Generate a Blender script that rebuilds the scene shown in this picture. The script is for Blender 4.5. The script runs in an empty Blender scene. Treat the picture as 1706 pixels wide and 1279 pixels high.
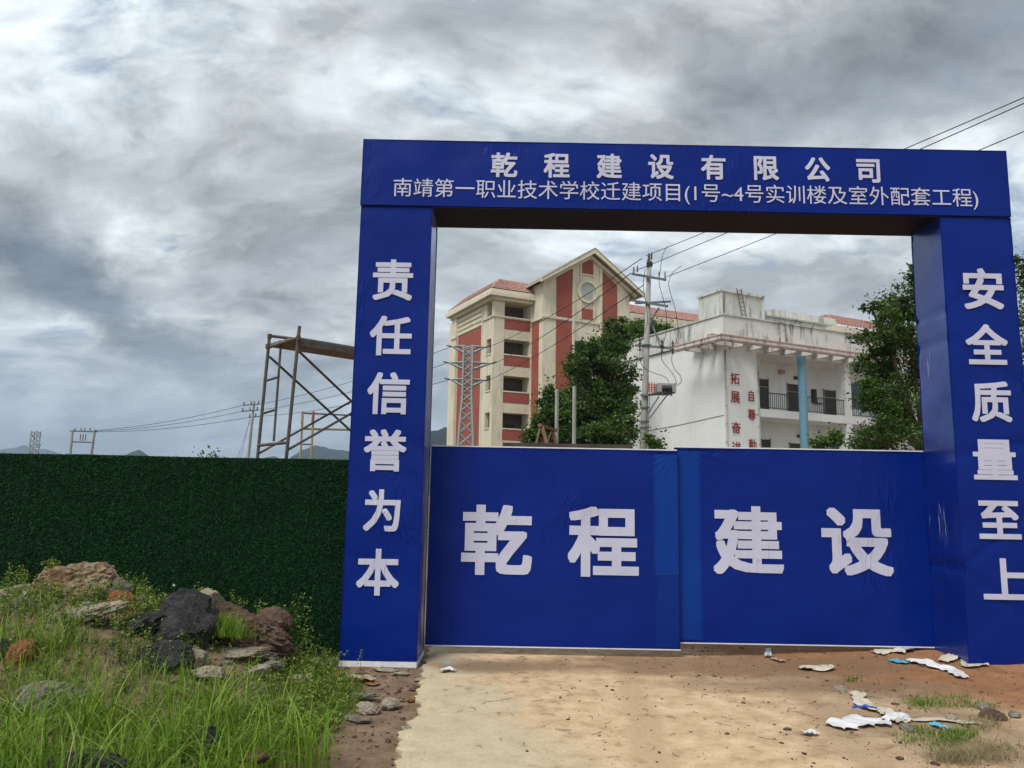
import bpy, bmesh, math, random
import numpy as np
from mathutils import Vector, noise, Matrix
R_ = math.radians
random.seed(7); rng = np.random.default_rng(7)
scn = bpy.context.scene
col = scn.collection

# ------------------------------------------------------------------ camera
F = 1282.0; WP, HP = 1706, 1279
TH, RO = R_(8.3), R_(1.05)
CAM = np.array([0, 0, 1.65])
fw = np.array([0, math.cos(TH), math.sin(TH)])
r0 = np.array([1.0, 0, 0]); u0 = np.array([0, -math.sin(TH), math.cos(TH)])
RT = r0 * math.cos(RO) + u0 * math.sin(RO); UP = u0 * math.cos(RO) - r0 * math.sin(RO)
cd = bpy.data.cameras.new('camera'); cam = bpy.data.objects.new('camera', cd); col.objects.link(cam)
cd.sensor_width = 36; cd.lens = F / WP * 36; cd.clip_start = 0.05; cd.clip_end = 20000
cam.matrix_world = Matrix(((RT[0], UP[0], -fw[0], CAM[0]), (RT[1], UP[1], -fw[1], CAM[1]),
                           (RT[2], UP[2], -fw[2], CAM[2]), (0, 0, 0, 1)))
scn.camera = cam
# surveying helpers: sight lines of the photograph -> places in the world
def D(x, y): return fw + RT * (x - WP / 2) / F - UP * (y - HP / 2) / F
def P(x, y, Y): d = D(x, y); return CAM + d * Y / d[1]
def G(x, y, z=0.0): d = D(x, y); return CAM + d * (z - CAM[2]) / d[2]

# ------------------------------------------------------------------ light
scn.view_settings.view_transform = 'Standard'; scn.view_settings.look = 'None'
scn.view_settings.exposure = 0.42; scn.view_settings.gamma = 1.0
scn.view_settings.use_curve_mapping = False
SUN_EL, SUN_AZ = R_(58), R_(215)          # azimuth clockwise from +Y: behind the camera, to the left
sl = bpy.data.lights.new('sun', 'SUN'); sl.energy = 2.5; sl.angle = R_(24); sl.color = (1, .96, .89)
so = bpy.data.objects.new('sun', sl); col.objects.link(so)
sd = Vector((math.sin(SUN_AZ) * math.cos(SUN_EL), math.cos(SUN_AZ) * math.cos(SUN_EL), math.sin(SUN_EL)))
so.rotation_euler = (-sd).to_track_quat('-Z', 'Y').to_euler(); so.location = (-20, -20, 60)

def nn(nt, t, **k):
    n = nt.nodes.new(t)
    for a, b in k.items():
        if a == 'inp':
            for i, v in b.items(): n.inputs[i].default_value = v
        else: setattr(n, a, b)
    return n
def lk(nt, a, b): nt.links.new(a, b)
def math_(nt, op, a, b=None, c=None, clamp=False):
    n = nt.nodes.new('ShaderNodeMath'); n.operation = op; n.use_clamp = clamp
    for i, v in enumerate((a, b, c)):
        if v is None: continue
        if hasattr(v, 'is_output'): nt.links.new(v, n.inputs[i])
        else: n.inputs[i].default_value = v
    return n.outputs[0]
def ramp(nt, fac, stops, interp='LINEAR'):
    n = nt.nodes.new('ShaderNodeValToRGB'); n.color_ramp.interpolation = interp
    e = n.color_ramp.elements
    while len(e) < len(stops): e.new(.5)
    for s, (p, c) in zip(e, stops):
        s.position = p; s.color = (*c, 1) if len(c) == 3 else c
    if fac is not None: nt.links.new(fac, n.inputs[0])
    return n.outputs[0]
def mix(nt, fac, a, b, blend='MIX'):
    n = nt.nodes.new('ShaderNodeMix'); n.data_type = 'RGBA'; n.blend_type = blend
    for i, v in ((0, fac), (6, a), (7, b)):
        if hasattr(v, 'is_output'): nt.links.new(v, n.inputs[i])
        elif isinstance(v, tuple): n.inputs[i].default_value = (*v, 1) if len(v) == 3 else v
        else: n.inputs[i].default_value = v
    return n.outputs[2]
def noise_(nt, vec, scale, detail=4, rough=.55, dist=0, lac=2.0):
    n = nn(nt, 'ShaderNodeTexNoise', inp={'Scale': scale, 'Detail': detail, 'Roughness': rough, 'Distortion': dist, 'Lacunarity': lac})
    if vec is not None: nt.links.new(vec, n.inputs['Vector'])
    return n.outputs['Fac']
def maprange(nt, v, a, b, c=0.0, d=1.0, smooth=True):
    n = nt.nodes.new('ShaderNodeMapRange'); n.interpolation_type = 'SMOOTHSTEP' if smooth else 'LINEAR'
    nt.links.new(v, n.inputs[0])
    for i, x in enumerate((a, b, c, d)): n.inputs[i + 1].default_value = x
    return n.outputs[0]

BANKS = [(230, 540, .26, .035, -.50, .20), (60, 440, .12, .05, -.5, .10), (400, 485, .10, .035, -.35, .13), (110, 235, .22, .02, -.45, -.025), (150, 300, .25, .09, -.3, .05), (290, 130, .30, .13, 0, .085), (120, 560, .2, .03, -.3, -.04), (330, 430, .22, .03, -.42, -.06), (120, 380, .16, .04, -.5, -.05),
         (150, 330, .22, .05, -.55, -.04), (1300, 190, .22, .10, 0, .08), (1120, 110, .12, .04, .2, -.05), (820, 40, .3, .06, -.1, .08), (640, 230, .16, .04, -.1, .06), (1560, 60, .2, .12, .2, .10), (1300, 470, .2, .05, -.1, .05), (40, 640, .3, .06, -.1, -.02), (170, 130, .25, .08, -.3, -.03)]
w = bpy.data.worlds.new('World'); scn.world = w; w.use_nodes = True
nt = w.node_tree; nt.nodes.clear()
out = nn(nt, 'ShaderNodeOutputWorld'); bg = nn(nt, 'ShaderNodeBackground')
bg.inputs[1].default_value = 0.1; lk(nt, bg.outputs[0], out.inputs[0])
sky = nn(nt, 'ShaderNodeTexSky', sky_type='NISHITA', sun_disc=False, sun_elevation=SUN_EL, sun_rotation=SUN_AZ)
tc = nn(nt, 'ShaderNodeTexCoord'); sep = nn(nt, 'ShaderNodeSeparateXYZ'); lk(nt, tc.outputs['Generated'], sep.inputs[0])
zz = math_(nt, 'ADD', math_(nt, 'MAXIMUM', sep.outputs[2], 0.0), 0.34)
cu = math_(nt, 'DIVIDE', sep.outputs[0], zz); cv = math_(nt, 'DIVIDE', sep.outputs[1], zz)
cmb = nn(nt, 'ShaderNodeCombineXYZ'); lk(nt, cu, cmb.inputs[0]); lk(nt, cv, cmb.inputs[1])
# cloud deck seen in perspective, drifting diagonally
mp = nn(nt, 'ShaderNodeMapping', inp={'Location': (5.7, 15.3, 0.0), 'Rotation': (0, 0, R_(50)), 'Scale': (1.35, 2.1, 1)})
lk(nt, cmb.outputs[0], mp.inputs[0])
def cloud(vec):
    wn = nn(nt, 'ShaderNodeTexNoise', inp={'Scale': .9, 'Detail': 4, 'Roughness': .55}); lk(nt, vec, wn.inputs['Vector'])
    wv = nn(nt, 'ShaderNodeVectorMath', operation='MULTIPLY_ADD'); lk(nt, wn.outputs['Color'], wv.inputs[0])
    wv.inputs[1].default_value = (.7, .7, .0); lk(nt, vec, wv.inputs[2])
    c1 = noise_(nt, wv.outputs[0], 1.35, 14, .57)
    c3 = noise_(nt, wv.outputs[0], 4.6, 12, .64, .3)
    d = math_(nt, 'ADD', math_(nt, 'MULTIPLY', c1, .80), math_(nt, 'MULTIPLY', c3, .20))
    return d
d0 = cloud(mp.outputs[0])
off = nn(nt, 'ShaderNodeVectorMath', operation='ADD'); lk(nt, mp.outputs[0], off.inputs[0]); off.inputs[1].default_value = (-.05, .16, 0)
d1 = cloud(off.outputs[0])
c2 = noise_(nt, mp.outputs[0], .42, 2, .5)
big = math_(nt, 'MULTIPLY', math_(nt, 'SUBTRACT', c2, .5), .25)
east = math_(nt, 'MULTIPLY', maprange(nt, sep.outputs[0], -.35, .55), .055)
dens = math_(nt, 'ADD', math_(nt, 'ADD', d0, big), east)
# individual banks and gaps of this day's sky: (azimuth tangent, elevation tangent, half length, half height, slope, amount)
wob_ = nn(nt, 'ShaderNodeTexNoise', inp={'Scale': 4.5, 'Detail': 9, 'Roughness': .66}); lk(nt, tc.outputs['Generated'], wob_.inputs['Vector'])
ws = nn(nt, 'ShaderNodeSeparateXYZ'); lk(nt, wob_.outputs['Color'], ws.inputs[0])
fy = math_(nt, 'MAXIMUM', sep.outputs[1], .15)
tX = math_(nt, 'ADD', math_(nt, 'DIVIDE', sep.outputs[0], fy), math_(nt, 'MULTIPLY', math_(nt, 'SUBTRACT', ws.outputs[0], .5), .34))
tZ = math_(nt, 'ADD', math_(nt, 'DIVIDE', sep.outputs[2], fy), math_(nt, 'MULTIPLY', math_(nt, 'SUBTRACT', ws.outputs[1], .5), .20))
for (px_, py_, hl, hh, sl, am) in BANKS:
    d = D(px_, py_); cx_, cz_ = d[0] / d[1], d[2] / d[1]; ca, sa = math.cos(sl), math.sin(sl)
    ux = math_(nt, 'SUBTRACT', tX, cx_); uz = math_(nt, 'SUBTRACT', tZ, cz_)
    p_ = math_(nt, 'DIVIDE', math_(nt, 'ADD', math_(nt, 'MULTIPLY', ux, ca), math_(nt, 'MULTIPLY', uz, sa)), hl)
    q_ = math_(nt, 'DIVIDE', math_(nt, 'SUBTRACT', math_(nt, 'MULTIPLY', uz, ca), math_(nt, 'MULTIPLY', ux, sa)), hh)
    r_ = math_(nt, 'ADD', math_(nt, 'MULTIPLY', p_, p_), math_(nt, 'MULTIPLY', q_, q_))
    g_ = math_(nt, 'EXPONENT', math_(nt, 'MULTIPLY', r_, -1.0))
    dens = math_(nt, 'ADD', dens, math_(nt, 'MULTIPLY', g_, am))
# lit side of each bank: density falling towards the light
edge = math_(nt, 'SUBTRACT', d0, d1)
cc = ramp(nt, dens, [(.34, (4.6, 5.3, 6.0)), (.42, (5.9, 6.5, 6.9)), (.48, (5.9, 6.3, 6.5)), (.545, (3.9, 4.2, 4.4)), (.63, (2.35, 2.6, 2.85)), (.76, (1.25, 1.5, 1.85))])
sh = maprange(nt, edge, -.085, .085, .60, 1.42, smooth=False)
ccv = nn(nt, 'ShaderNodeVectorMath', operation='SCALE'); lk(nt, cc, ccv.inputs[0]); lk(nt, sh, ccv.inputs['Scale'])
cover = maprange(nt, dens, .35, .46, .12, 1.0)
blue = mix(nt, .72, sky.outputs[0], (2.9, 3.7, 4.7))
skc = mix(nt, cover, blue, ccv.outputs[0])
hz = maprange(nt, sep.outputs[2], 0.0, .26, .6, 0.0)
skc = mix(nt, hz, skc, (3.7, 4.6, 5.4))
skc = mix(nt, maprange(nt, sep.outputs[2], -.02, 0, 1, 0), skc, (3.6, 4.2, 4.7))
lk(nt, skc, bg.inputs[0])

# ------------------------------------------------------------------ materials
MATS = {}
def principled(name, rough=.7, spec=.3):
    m = bpy.data.materials.new(name); m.use_nodes = True; t = m.node_tree
    b = t.nodes['Principled BSDF']; b.inputs['Roughness'].default_value = rough
    b.inputs['Specular IOR Level'].default_value = spec
    MATS[name] = m
    return m, t, b
def wpos(t):
    return nn(t, 'ShaderNodeNewGeometry').outputs['Position']
def scaled(t, v, s):
    n = nn(t, 'ShaderNodeMapping', inp={'Scale': s}); lk(t, v, n.inputs[0]); return n.outputs[0]
def bump(t, b, h, strength=.3, dist=.02):
    n = nn(t, 'ShaderNodeBump', inp={'Strength': strength, 'Distance': dist}); lk(t, h, n.inputs['Height']); lk(t, n.outputs[0], b.inputs['Normal'])
def simple(name, c, rough=.7, spec=.3, var=.18, scale=6, bm=.0, bd=.01, metal=0, streak=0, stain=(.12, .11, .09)):
    m, t, b = principled(name, rough, spec); p = wpos(t)
    n = noise_(t, p, scale, 6, .6)
    lo = tuple(x * (1 - var) for x in c); hi = tuple(min(1, x * (1 + var)) for x in c)
    cc = ramp(t, n, [(.3, lo), (.7, hi)])
    if streak:
        s = noise_(t, scaled(t, p, (1, 1, .12)), 3.2, 7, .68)
        s2 = noise_(t, p, .55, 4, .6)
        f = math_(t, 'MULTIPLY', maprange(t, s, .46, .64), maprange(t, s2, .38, .6))
        cc = mix(t, math_(t, 'MULTIPLY', f, streak), cc, stain)
    lk(t, cc, b.inputs['Base Color']); b.inputs['Metallic'].default_value = metal
    if bm: bump(t, b, noise_(t, p, scale * 6, 4, .6), bm, bd)
    return m
simple('cream_render', (.71, .65, .51), .85, .2, .07, .6, .15, .01, streak=.45, stain=(.3, .27, .21))
simple('red_render', (.34, .10, .075), .85, .2, .1, .7, .15, .01, streak=.3, stain=(.2, .08, .06))
simple('roof_fascia', (.42, .38, .31), .8, .2, .15, 1.0, streak=.5)
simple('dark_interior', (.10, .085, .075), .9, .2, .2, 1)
simple('grey_render', (.30, .28, .25), .9, .2, .2, 1)
simple('white_render', (.82, .83, .82), .85, .2, .05, .8, .1, .01, streak=.10, stain=(.33, .33, .31))
simple('stained_parapet', (.66, .66, .62), .9, .2, .12, 1.2, .2, .01, streak=.95, stain=(.14, .145, .12))
simple('tank_render', (.55, .57, .52), .9, .2, .15, 1.1, .2, .01, streak=.9, stain=(.10, .11, .09))
simple('pink_band', (.52, .34, .31), .8, .2, .15, 2, streak=.5)
simple('blue_paint', (.13, .29, .40), .5, .4, .1, 2, streak=.4, stain=(.2, .25, .28))
simple('dark_metal', (.035, .035, .04), .5, .4, .2, 5)
simple('door_brown', (.05, .035, .03), .5, .4, .2, 3)
simple('bronze', (.04, .03, .02), .4, .4, .1, 3)
simple('concrete_post', (.33, .33, .31), .9, .2, .15, 3, .2, .01, streak=.4)
simple('tower_steel', (.33, .37, .37), .5, .5, .15, 3, metal=.2)
simple('galvanised', (.13, .16, .16), .5, .5, .15, 3, metal=.3)
simple('rusty_tube', (.10, .085, .075), .6, .4, .5, 7, .2, .004)
simple('rust_joint', (.13, .075, .05), .8, .3, .4, 12)
simple('yellow_tube', (.30, .27, .12), .6, .4, .3, 5)
simple('red_tube', (.28, .09, .07), .6, .4, .3, 5)
simple('plank', (.20, .17, .14), .85, .2, .35, 4, .3, .01)
simple('rough_wood', (.20, .12, .07), .85, .2, .3, 6, .3, .01)
simple('insulator', (.05, .025, .02), .3, .5, .1, 5)
simple('insulator_red', (.45, .07, .05), .4, .5, .1, 5)
simple('wire_black', (.015, .015, .017), .6, .3, .1, 5)
simple('red_letter', (.30, .015, .02), .5, .4, .15, 5)
simple('white_hem', (.72, .73, .76), .6, .3, .1, 8)
simple('bark', (.12, .09, .065), .95, .1, .3, 8, .5, .02)
simple('hill_green', (.014, .026, .022), .95, .1, .5, .012)
simple('hill_far', (.03, .05, .035), .95, .1, .3, .01)
simple('cloth_white', (.58, .58, .60), .75, .3, .28, 5, .5, .006, streak=.0)
simple('cloth_cream', (.50, .45, .36), .75, .3, .28, 5, .5, .006, streak=.0)
simple('cloth_blue', (.03, .07, .42), .6, .3, .2, 7, .3, .004)
simple('cloth_cyan', (.10, .38, .55), .6, .3, .2, 7, .3, .004)
simple('cardboard', (.36, .27, .18), .9, .1, .2, 7, .3, .004)
simple('flower_white', (.75, .62, .66), .8, .1, .05, 9)
simple('shed_roof', (.09, .07, .06), .9, .2, .3, 3)
simple('twig', (.22, .18, .13), .9, .1, .3, 9)
simple('tile_red', (.47, .28, .24), .75, .3, .22, 2.5, .2, .01)
simple('turf_back', (.006, .022, .010), .9, .1, .3, 6)
simple('glass_green', (.40, .43, .40), .5, .3, .08, 1)

# printed banner fabric
def fabric(name, c, c2):
    m, t, b = principled(name, .34, .16); p = wpos(t)
    b.inputs['Sheen Weight'].default_value = .6; b.inputs['Sheen Roughness'].default_value = .2; b.inputs['Sheen Tint'].default_value = (.72, .74, 1, 1)
    n = noise_(t, p, .8, 3, .5)
    lk(t, ramp(t, n, [(.3, c), (.7, c2)]), b.inputs['Base Color'])
    if 'light' in name or 'mid' in name:    # light through the single cloth, painted as paler blue that fades outward
        sx_ = nn(t, 'ShaderNodeSeparateXYZ'); lk(t, p, sx_.inputs[0]); dx_ = math_(t, 'ABSOLUTE', math_(t, 'SUBTRACT', sx_.outputs[0], 1.79))
        dx_ = math_(t, 'ADD', dx_, math_(t, 'MULTIPLY', math_(t, 'SUBTRACT', noise_(t, p, 2.5, 3, .5), .5), .05))
        lk(t, mix(t, maprange(t, dx_, .21, .285), ramp(t, n, [(.3, c), (.7, c2)]), (.0014, .017, .19)), b.inputs['Base Color'])
    a = noise_(t, scaled(t, p, (1.0, 1.0, 1.0)), 1.6, 2, .4)
    mpn = nn(t, 'ShaderNodeMapping', inp={'Rotation': (0, R_(38), 0), 'Scale': (1, 1, .22)}); lk(t, p, mpn.inputs[0])
    c_ = noise_(t, mpn.outputs[0], 5.5, 3, .5, .8)
    cr = maprange(t, math_(t, 'ABSOLUTE', math_(t, 'SUBTRACT', c_, .5)), 0, .05, 1, 0)
    msk = maprange(t, noise_(t, p, 1.1, 2, .5), .53, .68)
    h = math_(t, 'ADD', math_(t, 'MULTIPLY', a, 1.0), math_(t, 'MULTIPLY', math_(t, 'MULTIPLY', cr, msk), .10))
    h = math_(t, 'ADD', h, math_(t, 'MULTIPLY', noise_(t, p, 260, 2, .5), .004))
    bump(t, b, h, .8, .06)
    rr = maprange(t, noise_(t, p, 3, 3, .5), .3, .7, .30, .42); lk(t, rr, b.inputs['Roughness'])
    # varnished print: shine grows towards glancing angles
    lw = nn(t, 'ShaderNodeLayerWeight', inp={0: .5}); gl = nn(t, 'ShaderNodeBsdfGlossy', inp={'Roughness': .24}); gl.inputs['Color'].default_value = (.62, .70, 1, 1)
    bn = [n_ for n_ in t.nodes if n_.type == 'BUMP'][0]; lk(t, bn.outputs[0], gl.inputs['Normal'])
    ms = nn(t, 'ShaderNodeMixShader'); lk(t, math_(t, 'MULTIPLY', maprange(t, lw.outputs['Facing'], .22, 1.0), .50), ms.inputs[0])
    lk(t, b.outputs[0], ms.inputs[1]); lk(t, gl.outputs[0], ms.inputs[2]); lk(t, ms.outputs[0], t.nodes['Material Output'].inputs[0])
    return m
fabric('banner_blue', (.001, .0155, .175), (.0018, .0185, .205))
fabric('banner_blue_light', (.002, .034, .24), (.003, .040, .27))
fabric('banner_blue_mid', (.0015, .022, .19), (.002, .027, .215))
fabric('banner_letter', (.52, .53, .68), (.56, .57, .72))

# soil, sand and concrete, by place
def ground_mat(name):
    m, t, b = principled(name, .92, .15); p = wpos(t)
    s = nn(t, 'ShaderNodeSeparateXYZ'); lk(t, p, s.inputs[0]); X, Y = s.outputs[0], s.outputs[1]
    n1 = noise_(t, p, 1.3, 8, .62); n2 = noise_(t, p, 5, 8, .65); n3 = noise_(t, p, 38, 6, .7); n4 = noise_(t, p, .55, 5, .6)
    conc = ramp(t, n2, [(.3, (.42, .355, .235)), (.5, (.50, .43, .29)), (.7, (.56, .48, .33))])
    sand = ramp(t, n2, [(.28, (.34, .225, .13)), (.45, (.53, .375, .225)), (.66, (.66, .50, .32))])
    soil = ramp(t, n2, [(.3, (.10, .066, .042)), (.5, (.17, .115, .075)), (.72, (.27, .20, .14))])
    orange = ramp(t, n2, [(.3, (.20, .085, .035)), (.7, (.33, .16, .075))])
    # distance of the sand from the concrete, wandering
    e = math_(t, 'ADD', X, math_(t, 'MULTIPLY', math_(t, 'SUBTRACT', n1, .5), 1.6))
    e = math_(t, 'ADD', e, math_(t, 'MULTIPLY', math_(t, 'SUBTRACT', Y, 5.0), .33))
    c = mix(t, maprange(t, e, .15, .85), conc, sand)
    e2 = math_(t, 'ADD', X, math_(t, 'MULTIPLY', math_(t, 'SUBTRACT', n1, .5), 2.2))
    c = mix(t, math_(t, 'MULTIPLY', maprange(t, e2, 1.6, 3.6), maprange(t, n4, .3, .62, .25, .8)), c, soil)
    e3 = math_(t, 'ADD', math_(t, 'ADD', X, math_(t, 'MULTIPLY', Y, .9)), math_(t, 'MULTIPLY', math_(t, 'SUBTRACT', n1, .5), 3))
    c = mix(t, maprange(t, e3, 9.0, 10.6), c, orange)
    # brown earth spread and damp patch near the gate foot
    def blob(cx, cy, rx, ry, a, b_, wob=.9):
        dx = math_(t, 'DIVIDE', math_(t, 'SUBTRACT', X, cx), rx); dy = math_(t, 'DIVIDE', math_(t, 'SUBTRACT', Y, cy), ry)
        d = math_(t, 'SQRT', math_(t, 'ADD', math_(t, 'MULTIPLY', dx, dx), math_(t, 'MULTIPLY', dy, dy)))
        d = math_(t, 'ADD', d, math_(t, 'MULTIPLY', math_(t, 'SUBTRACT', n1, .5), wob))
        return maprange(t, d, a, b_, 1, 0)
    c = mix(t, math_(t, 'MULTIPLY', blob(-.1, 7.7, .85, .36, .3, 1.25, 1.8), .8), c, (.15, .095, .058))
    c = mix(t, math_(t, 'MULTIPLY', blob(2.3, 7.9, 2.1, .55, .5, 1.25, 1.8), .85), c, (.20, .115, .06))
    c = mix(t, math_(t, 'MULTIPLY', blob(2.6, 7.1, 1.6, .35, .3, 1.2, 2.0), .6), c, (.17, .10, .055))
    # faint tyre tracks bending in through the gate
    tr_ = math_(t, 'SUBTRACT', X, math_(t, 'MULTIPLY', Y, .10))
    for off_ in (.55, 1.95):
        dd = math_(t, 'ABSOLUTE', math_(t, 'SUBTRACT', math_(t, 'ADD', tr_, math_(t, 'MULTIPLY', n1, .3)), off_))
        c = mix(t, math_(t, 'MULTIPLY', maprange(t, dd, .06, .17, 1, 0), maprange(t, n2, .4, .6, .05, .4)), c, (.24, .165, .10))
    # speckle of grit and clods
    vor = nn(t, 'ShaderNodeTexVoronoi', inp={'Scale': 34.0}); lk(t, p, vor.inputs['Vector'])
    sp = math_(t, 'MULTIPLY', maprange(t, vor.outputs['Distance'], .10, .22, 1, 0), maprange(t, noise_(t, p, 2.4, 4, .6), .46, .60))
    c = mix(t, math_(t, 'MULTIPLY', sp, .75), c, (.10, .07, .045))
    # left of the slab: dark brown dirt
    e4 = math_(t, 'ADD', X, math_(t, 'MULTIPLY', math_(t, 'SUBTRACT', n2, .5), .15))
    c = c if name == 'road_surface' else mix(t, maprange(t, e4, -.70, -.60, 1, 0), c, soil)
    c = mix(t, maprange(t, n3, .35, .7, 0, .28), c, (.30, .22, .15))
    c = mix(t, math_(t, 'MULTIPLY', maprange(t, noise_(t, p, 9, 6, .7), .56, .66), maprange(t, n4, .42, .6, 0, .6)), c, (.17, .11, .065))
    # beyond the gate: mixed earth and green
    g = math_(t, 'MULTIPLY', maprange(t, Y, 16, 30), maprange(t, n4, .35, .6))
    c = mix(t, g, c, (.05, .075, .03))
    lk(t, c, b.inputs['Base Color'])
    h = math_(t, 'ADD', math_(t, 'MULTIPLY', n2, .6), math_(t, 'MULTIPLY', n3, .35 if name != 'road_surface' else .2))
    bump(t, b, h, .6 if name != 'road_surface' else .35, .03)
ground_mat('soil_ground'); ground_mat('road_surface')

def rock_mat(name, a, b_, c, moss=.0, sc=5, vein=.5):
    m, t, b = principled(name, .85, .25); p = wpos(t)
    n = noise_(t, p, sc, 9, .68, .4); n2 = noise_(t, p, sc * 5, 7, .7); n3 = noise_(t, p, sc * .6, 4, .6)
    cc = ramp(t, n, [(.3, a), (.5, b_), (.68, c)])
    cc = mix(t, maprange(t, n2, .5, .72, 0, vein), cc, tuple(min(.7, x * 1.7) for x in c))
    cc = mix(t, maprange(t, n2, .5, .3, 0, .55), cc, tuple(x * .4 for x in a))
    if moss: cc = mix(t, math_(t, 'MULTIPLY', maprange(t, n3, .5, .62), moss), cc, (.09, .11, .03))
    lk(t, cc, b.inputs['Base Color'])
    n4 = noise_(t, p, sc * 18, 5, .7); bump(t, b, math_(t, 'ADD', math_(t, 'ADD', n, math_(t, 'MULTIPLY', n2, .7)), math_(t, 'MULTIPLY', n4, .25)), 1.0, .06)
    b.inputs['Roughness'].default_value = .95; b.inputs['Specular IOR Level'].default_value = .12
rock_mat('rock_brown', (.20, .085, .04), (.33, .23, .14), (.46, .39, .28), .15)
rock_mat('rock_grey', (.17, .155, .12), (.28, .26, .21), (.38, .36, .30), .3)
rock_mat('rock_black', (.03, .03, .032), (.06, .06, .063), (.12, .12, .12), .08, 9, .25)
rock_mat('rock_rust', (.20, .07, .03), (.33, .14, .06), (.36, .24, .15), .1)
rock_mat('rock_earthy', (.10, .06, .045), (.17, .11, .085), (.27, .19, .15), .1, 9)
rock_mat('rock_pale', (.30, .25, .18), (.42, .36, .27), (.5, .45, .36), .1)

def leaf_mat(name, cols, transl=.35, rough=.5):
    m, t, b = principled(name, rough, .3)
    at = nn(t, 'ShaderNodeAttribute', attribute_name='tint')
    c = ramp(t, at.outputs['Fac'], cols); lk(t, c, b.inputs['Base Color'])
    tr = nn(t, 'ShaderNodeBsdfTranslucent'); lk(t, mix(t, .4, c, (.20, .30, .02)), tr.inputs[0])
    ms = nn(t, 'ShaderNodeMixShader', inp={0: transl}); lk(t, b.outputs[0], ms.inputs[1]); lk(t, tr.outputs[0], ms.inputs[2])
    lk(t, ms.outputs[0], t.nodes['Material Output'].inputs[0])
leaf_mat('grass_blade', [(0, (.06, .12, .012)), (.45, (.13, .26, .022)), (.85, (.30, .42, .055)), (1, (.46, .41, .20))])
leaf_mat('weed_leaf', [(0, (.07, .12, .02)), (.5, (.17, .25, .04)), (1, (.34, .40, .08))])
leaf_mat('tree_leaf', [(0, (.016, .040, .010)), (.55, (.035, .085, .018)), (1, (.11, .20, .035))], .28)
leaf_mat('tree_leaf_bright', [(0, (.03, .07, .015)), (.5, (.07, .14, .025)), (1, (.14, .22, .045))], .3)
leaf_mat('turf_blade', [(0, (.0015, .018, .004)), (.5, (.004, .052, .011)), (1, (.022, .18, .036))], .1, .6)
leaf_mat('dry_blade', [(0, (.20, .15, .07)), (1, (.38, .32, .18))], .3)

# ------------------------------------------------------------------ object helpers
ORG = {}
def tag(o, label=None, cat=None, group=None, kind=None):
    if label: o['label'] = label
    if cat: o['category'] = cat
    if group: o['group'] = group
    if kind: o['kind'] = kind
    return o
def thing(name, label, cat, loc, group=None):
    o = bpy.data.objects.new(name, None); col.objects.link(o); o.location = tuple(float(x) for x in loc); o.empty_display_size = .2
    ORG[o.name] = np.array(loc, float); return tag(o, label, cat, group)
def link_mesh(name, me, mat, parent=None, origin=None):
    o = bpy.data.objects.new(name, me); col.objects.link(o)
    if mat is not None and not me.materials: me.materials.append(MATS[mat])
    if parent is not None:
        o.parent = parent; ORG[o.name] = ORG[parent.name]
    else:
        origin = np.zeros(3) if origin is None else np.array(origin, float)
        o.location = tuple(origin); ORG[o.name] = origin
    return o
def raw_mesh(name, V, faces, mat, parent=None, origin=None, smooth=False, tint=None):
    V = np.asarray(V, float)
    og = ORG[parent.name] if parent is not None else (np.zeros(3) if origin is None else np.array(origin, float))
    me = bpy.data.meshes.new(name)
    if isinstance(faces, np.ndarray):
        k = faces.shape[1]; n = len(faces)
        me.vertices.add(len(V)); me.vertices.foreach_set('co', (V - og).astype(np.float32).ravel())
        me.loops.add(n * k); me.loops.foreach_set('vertex_index', faces.astype(np.int32).ravel())
        me.polygons.add(n); me.polygons.foreach_set('loop_start', np.arange(0, n * k, k, dtype=np.int32))
        me.update(calc_edges=True)
    else:
        me.from_pydata([tuple(v) for v in (V - og)], [], faces)
    if smooth: me.polygons.foreach_set('use_smooth', [True] * len(me.polygons))
    if tint is not None:
        a = me.attributes.new('tint', 'FLOAT', 'POINT'); a.data.foreach_set('value', np.asarray(tint, np.float32))
    me.update()
    return link_mesh(name, me, mat, parent, origin)

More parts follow.
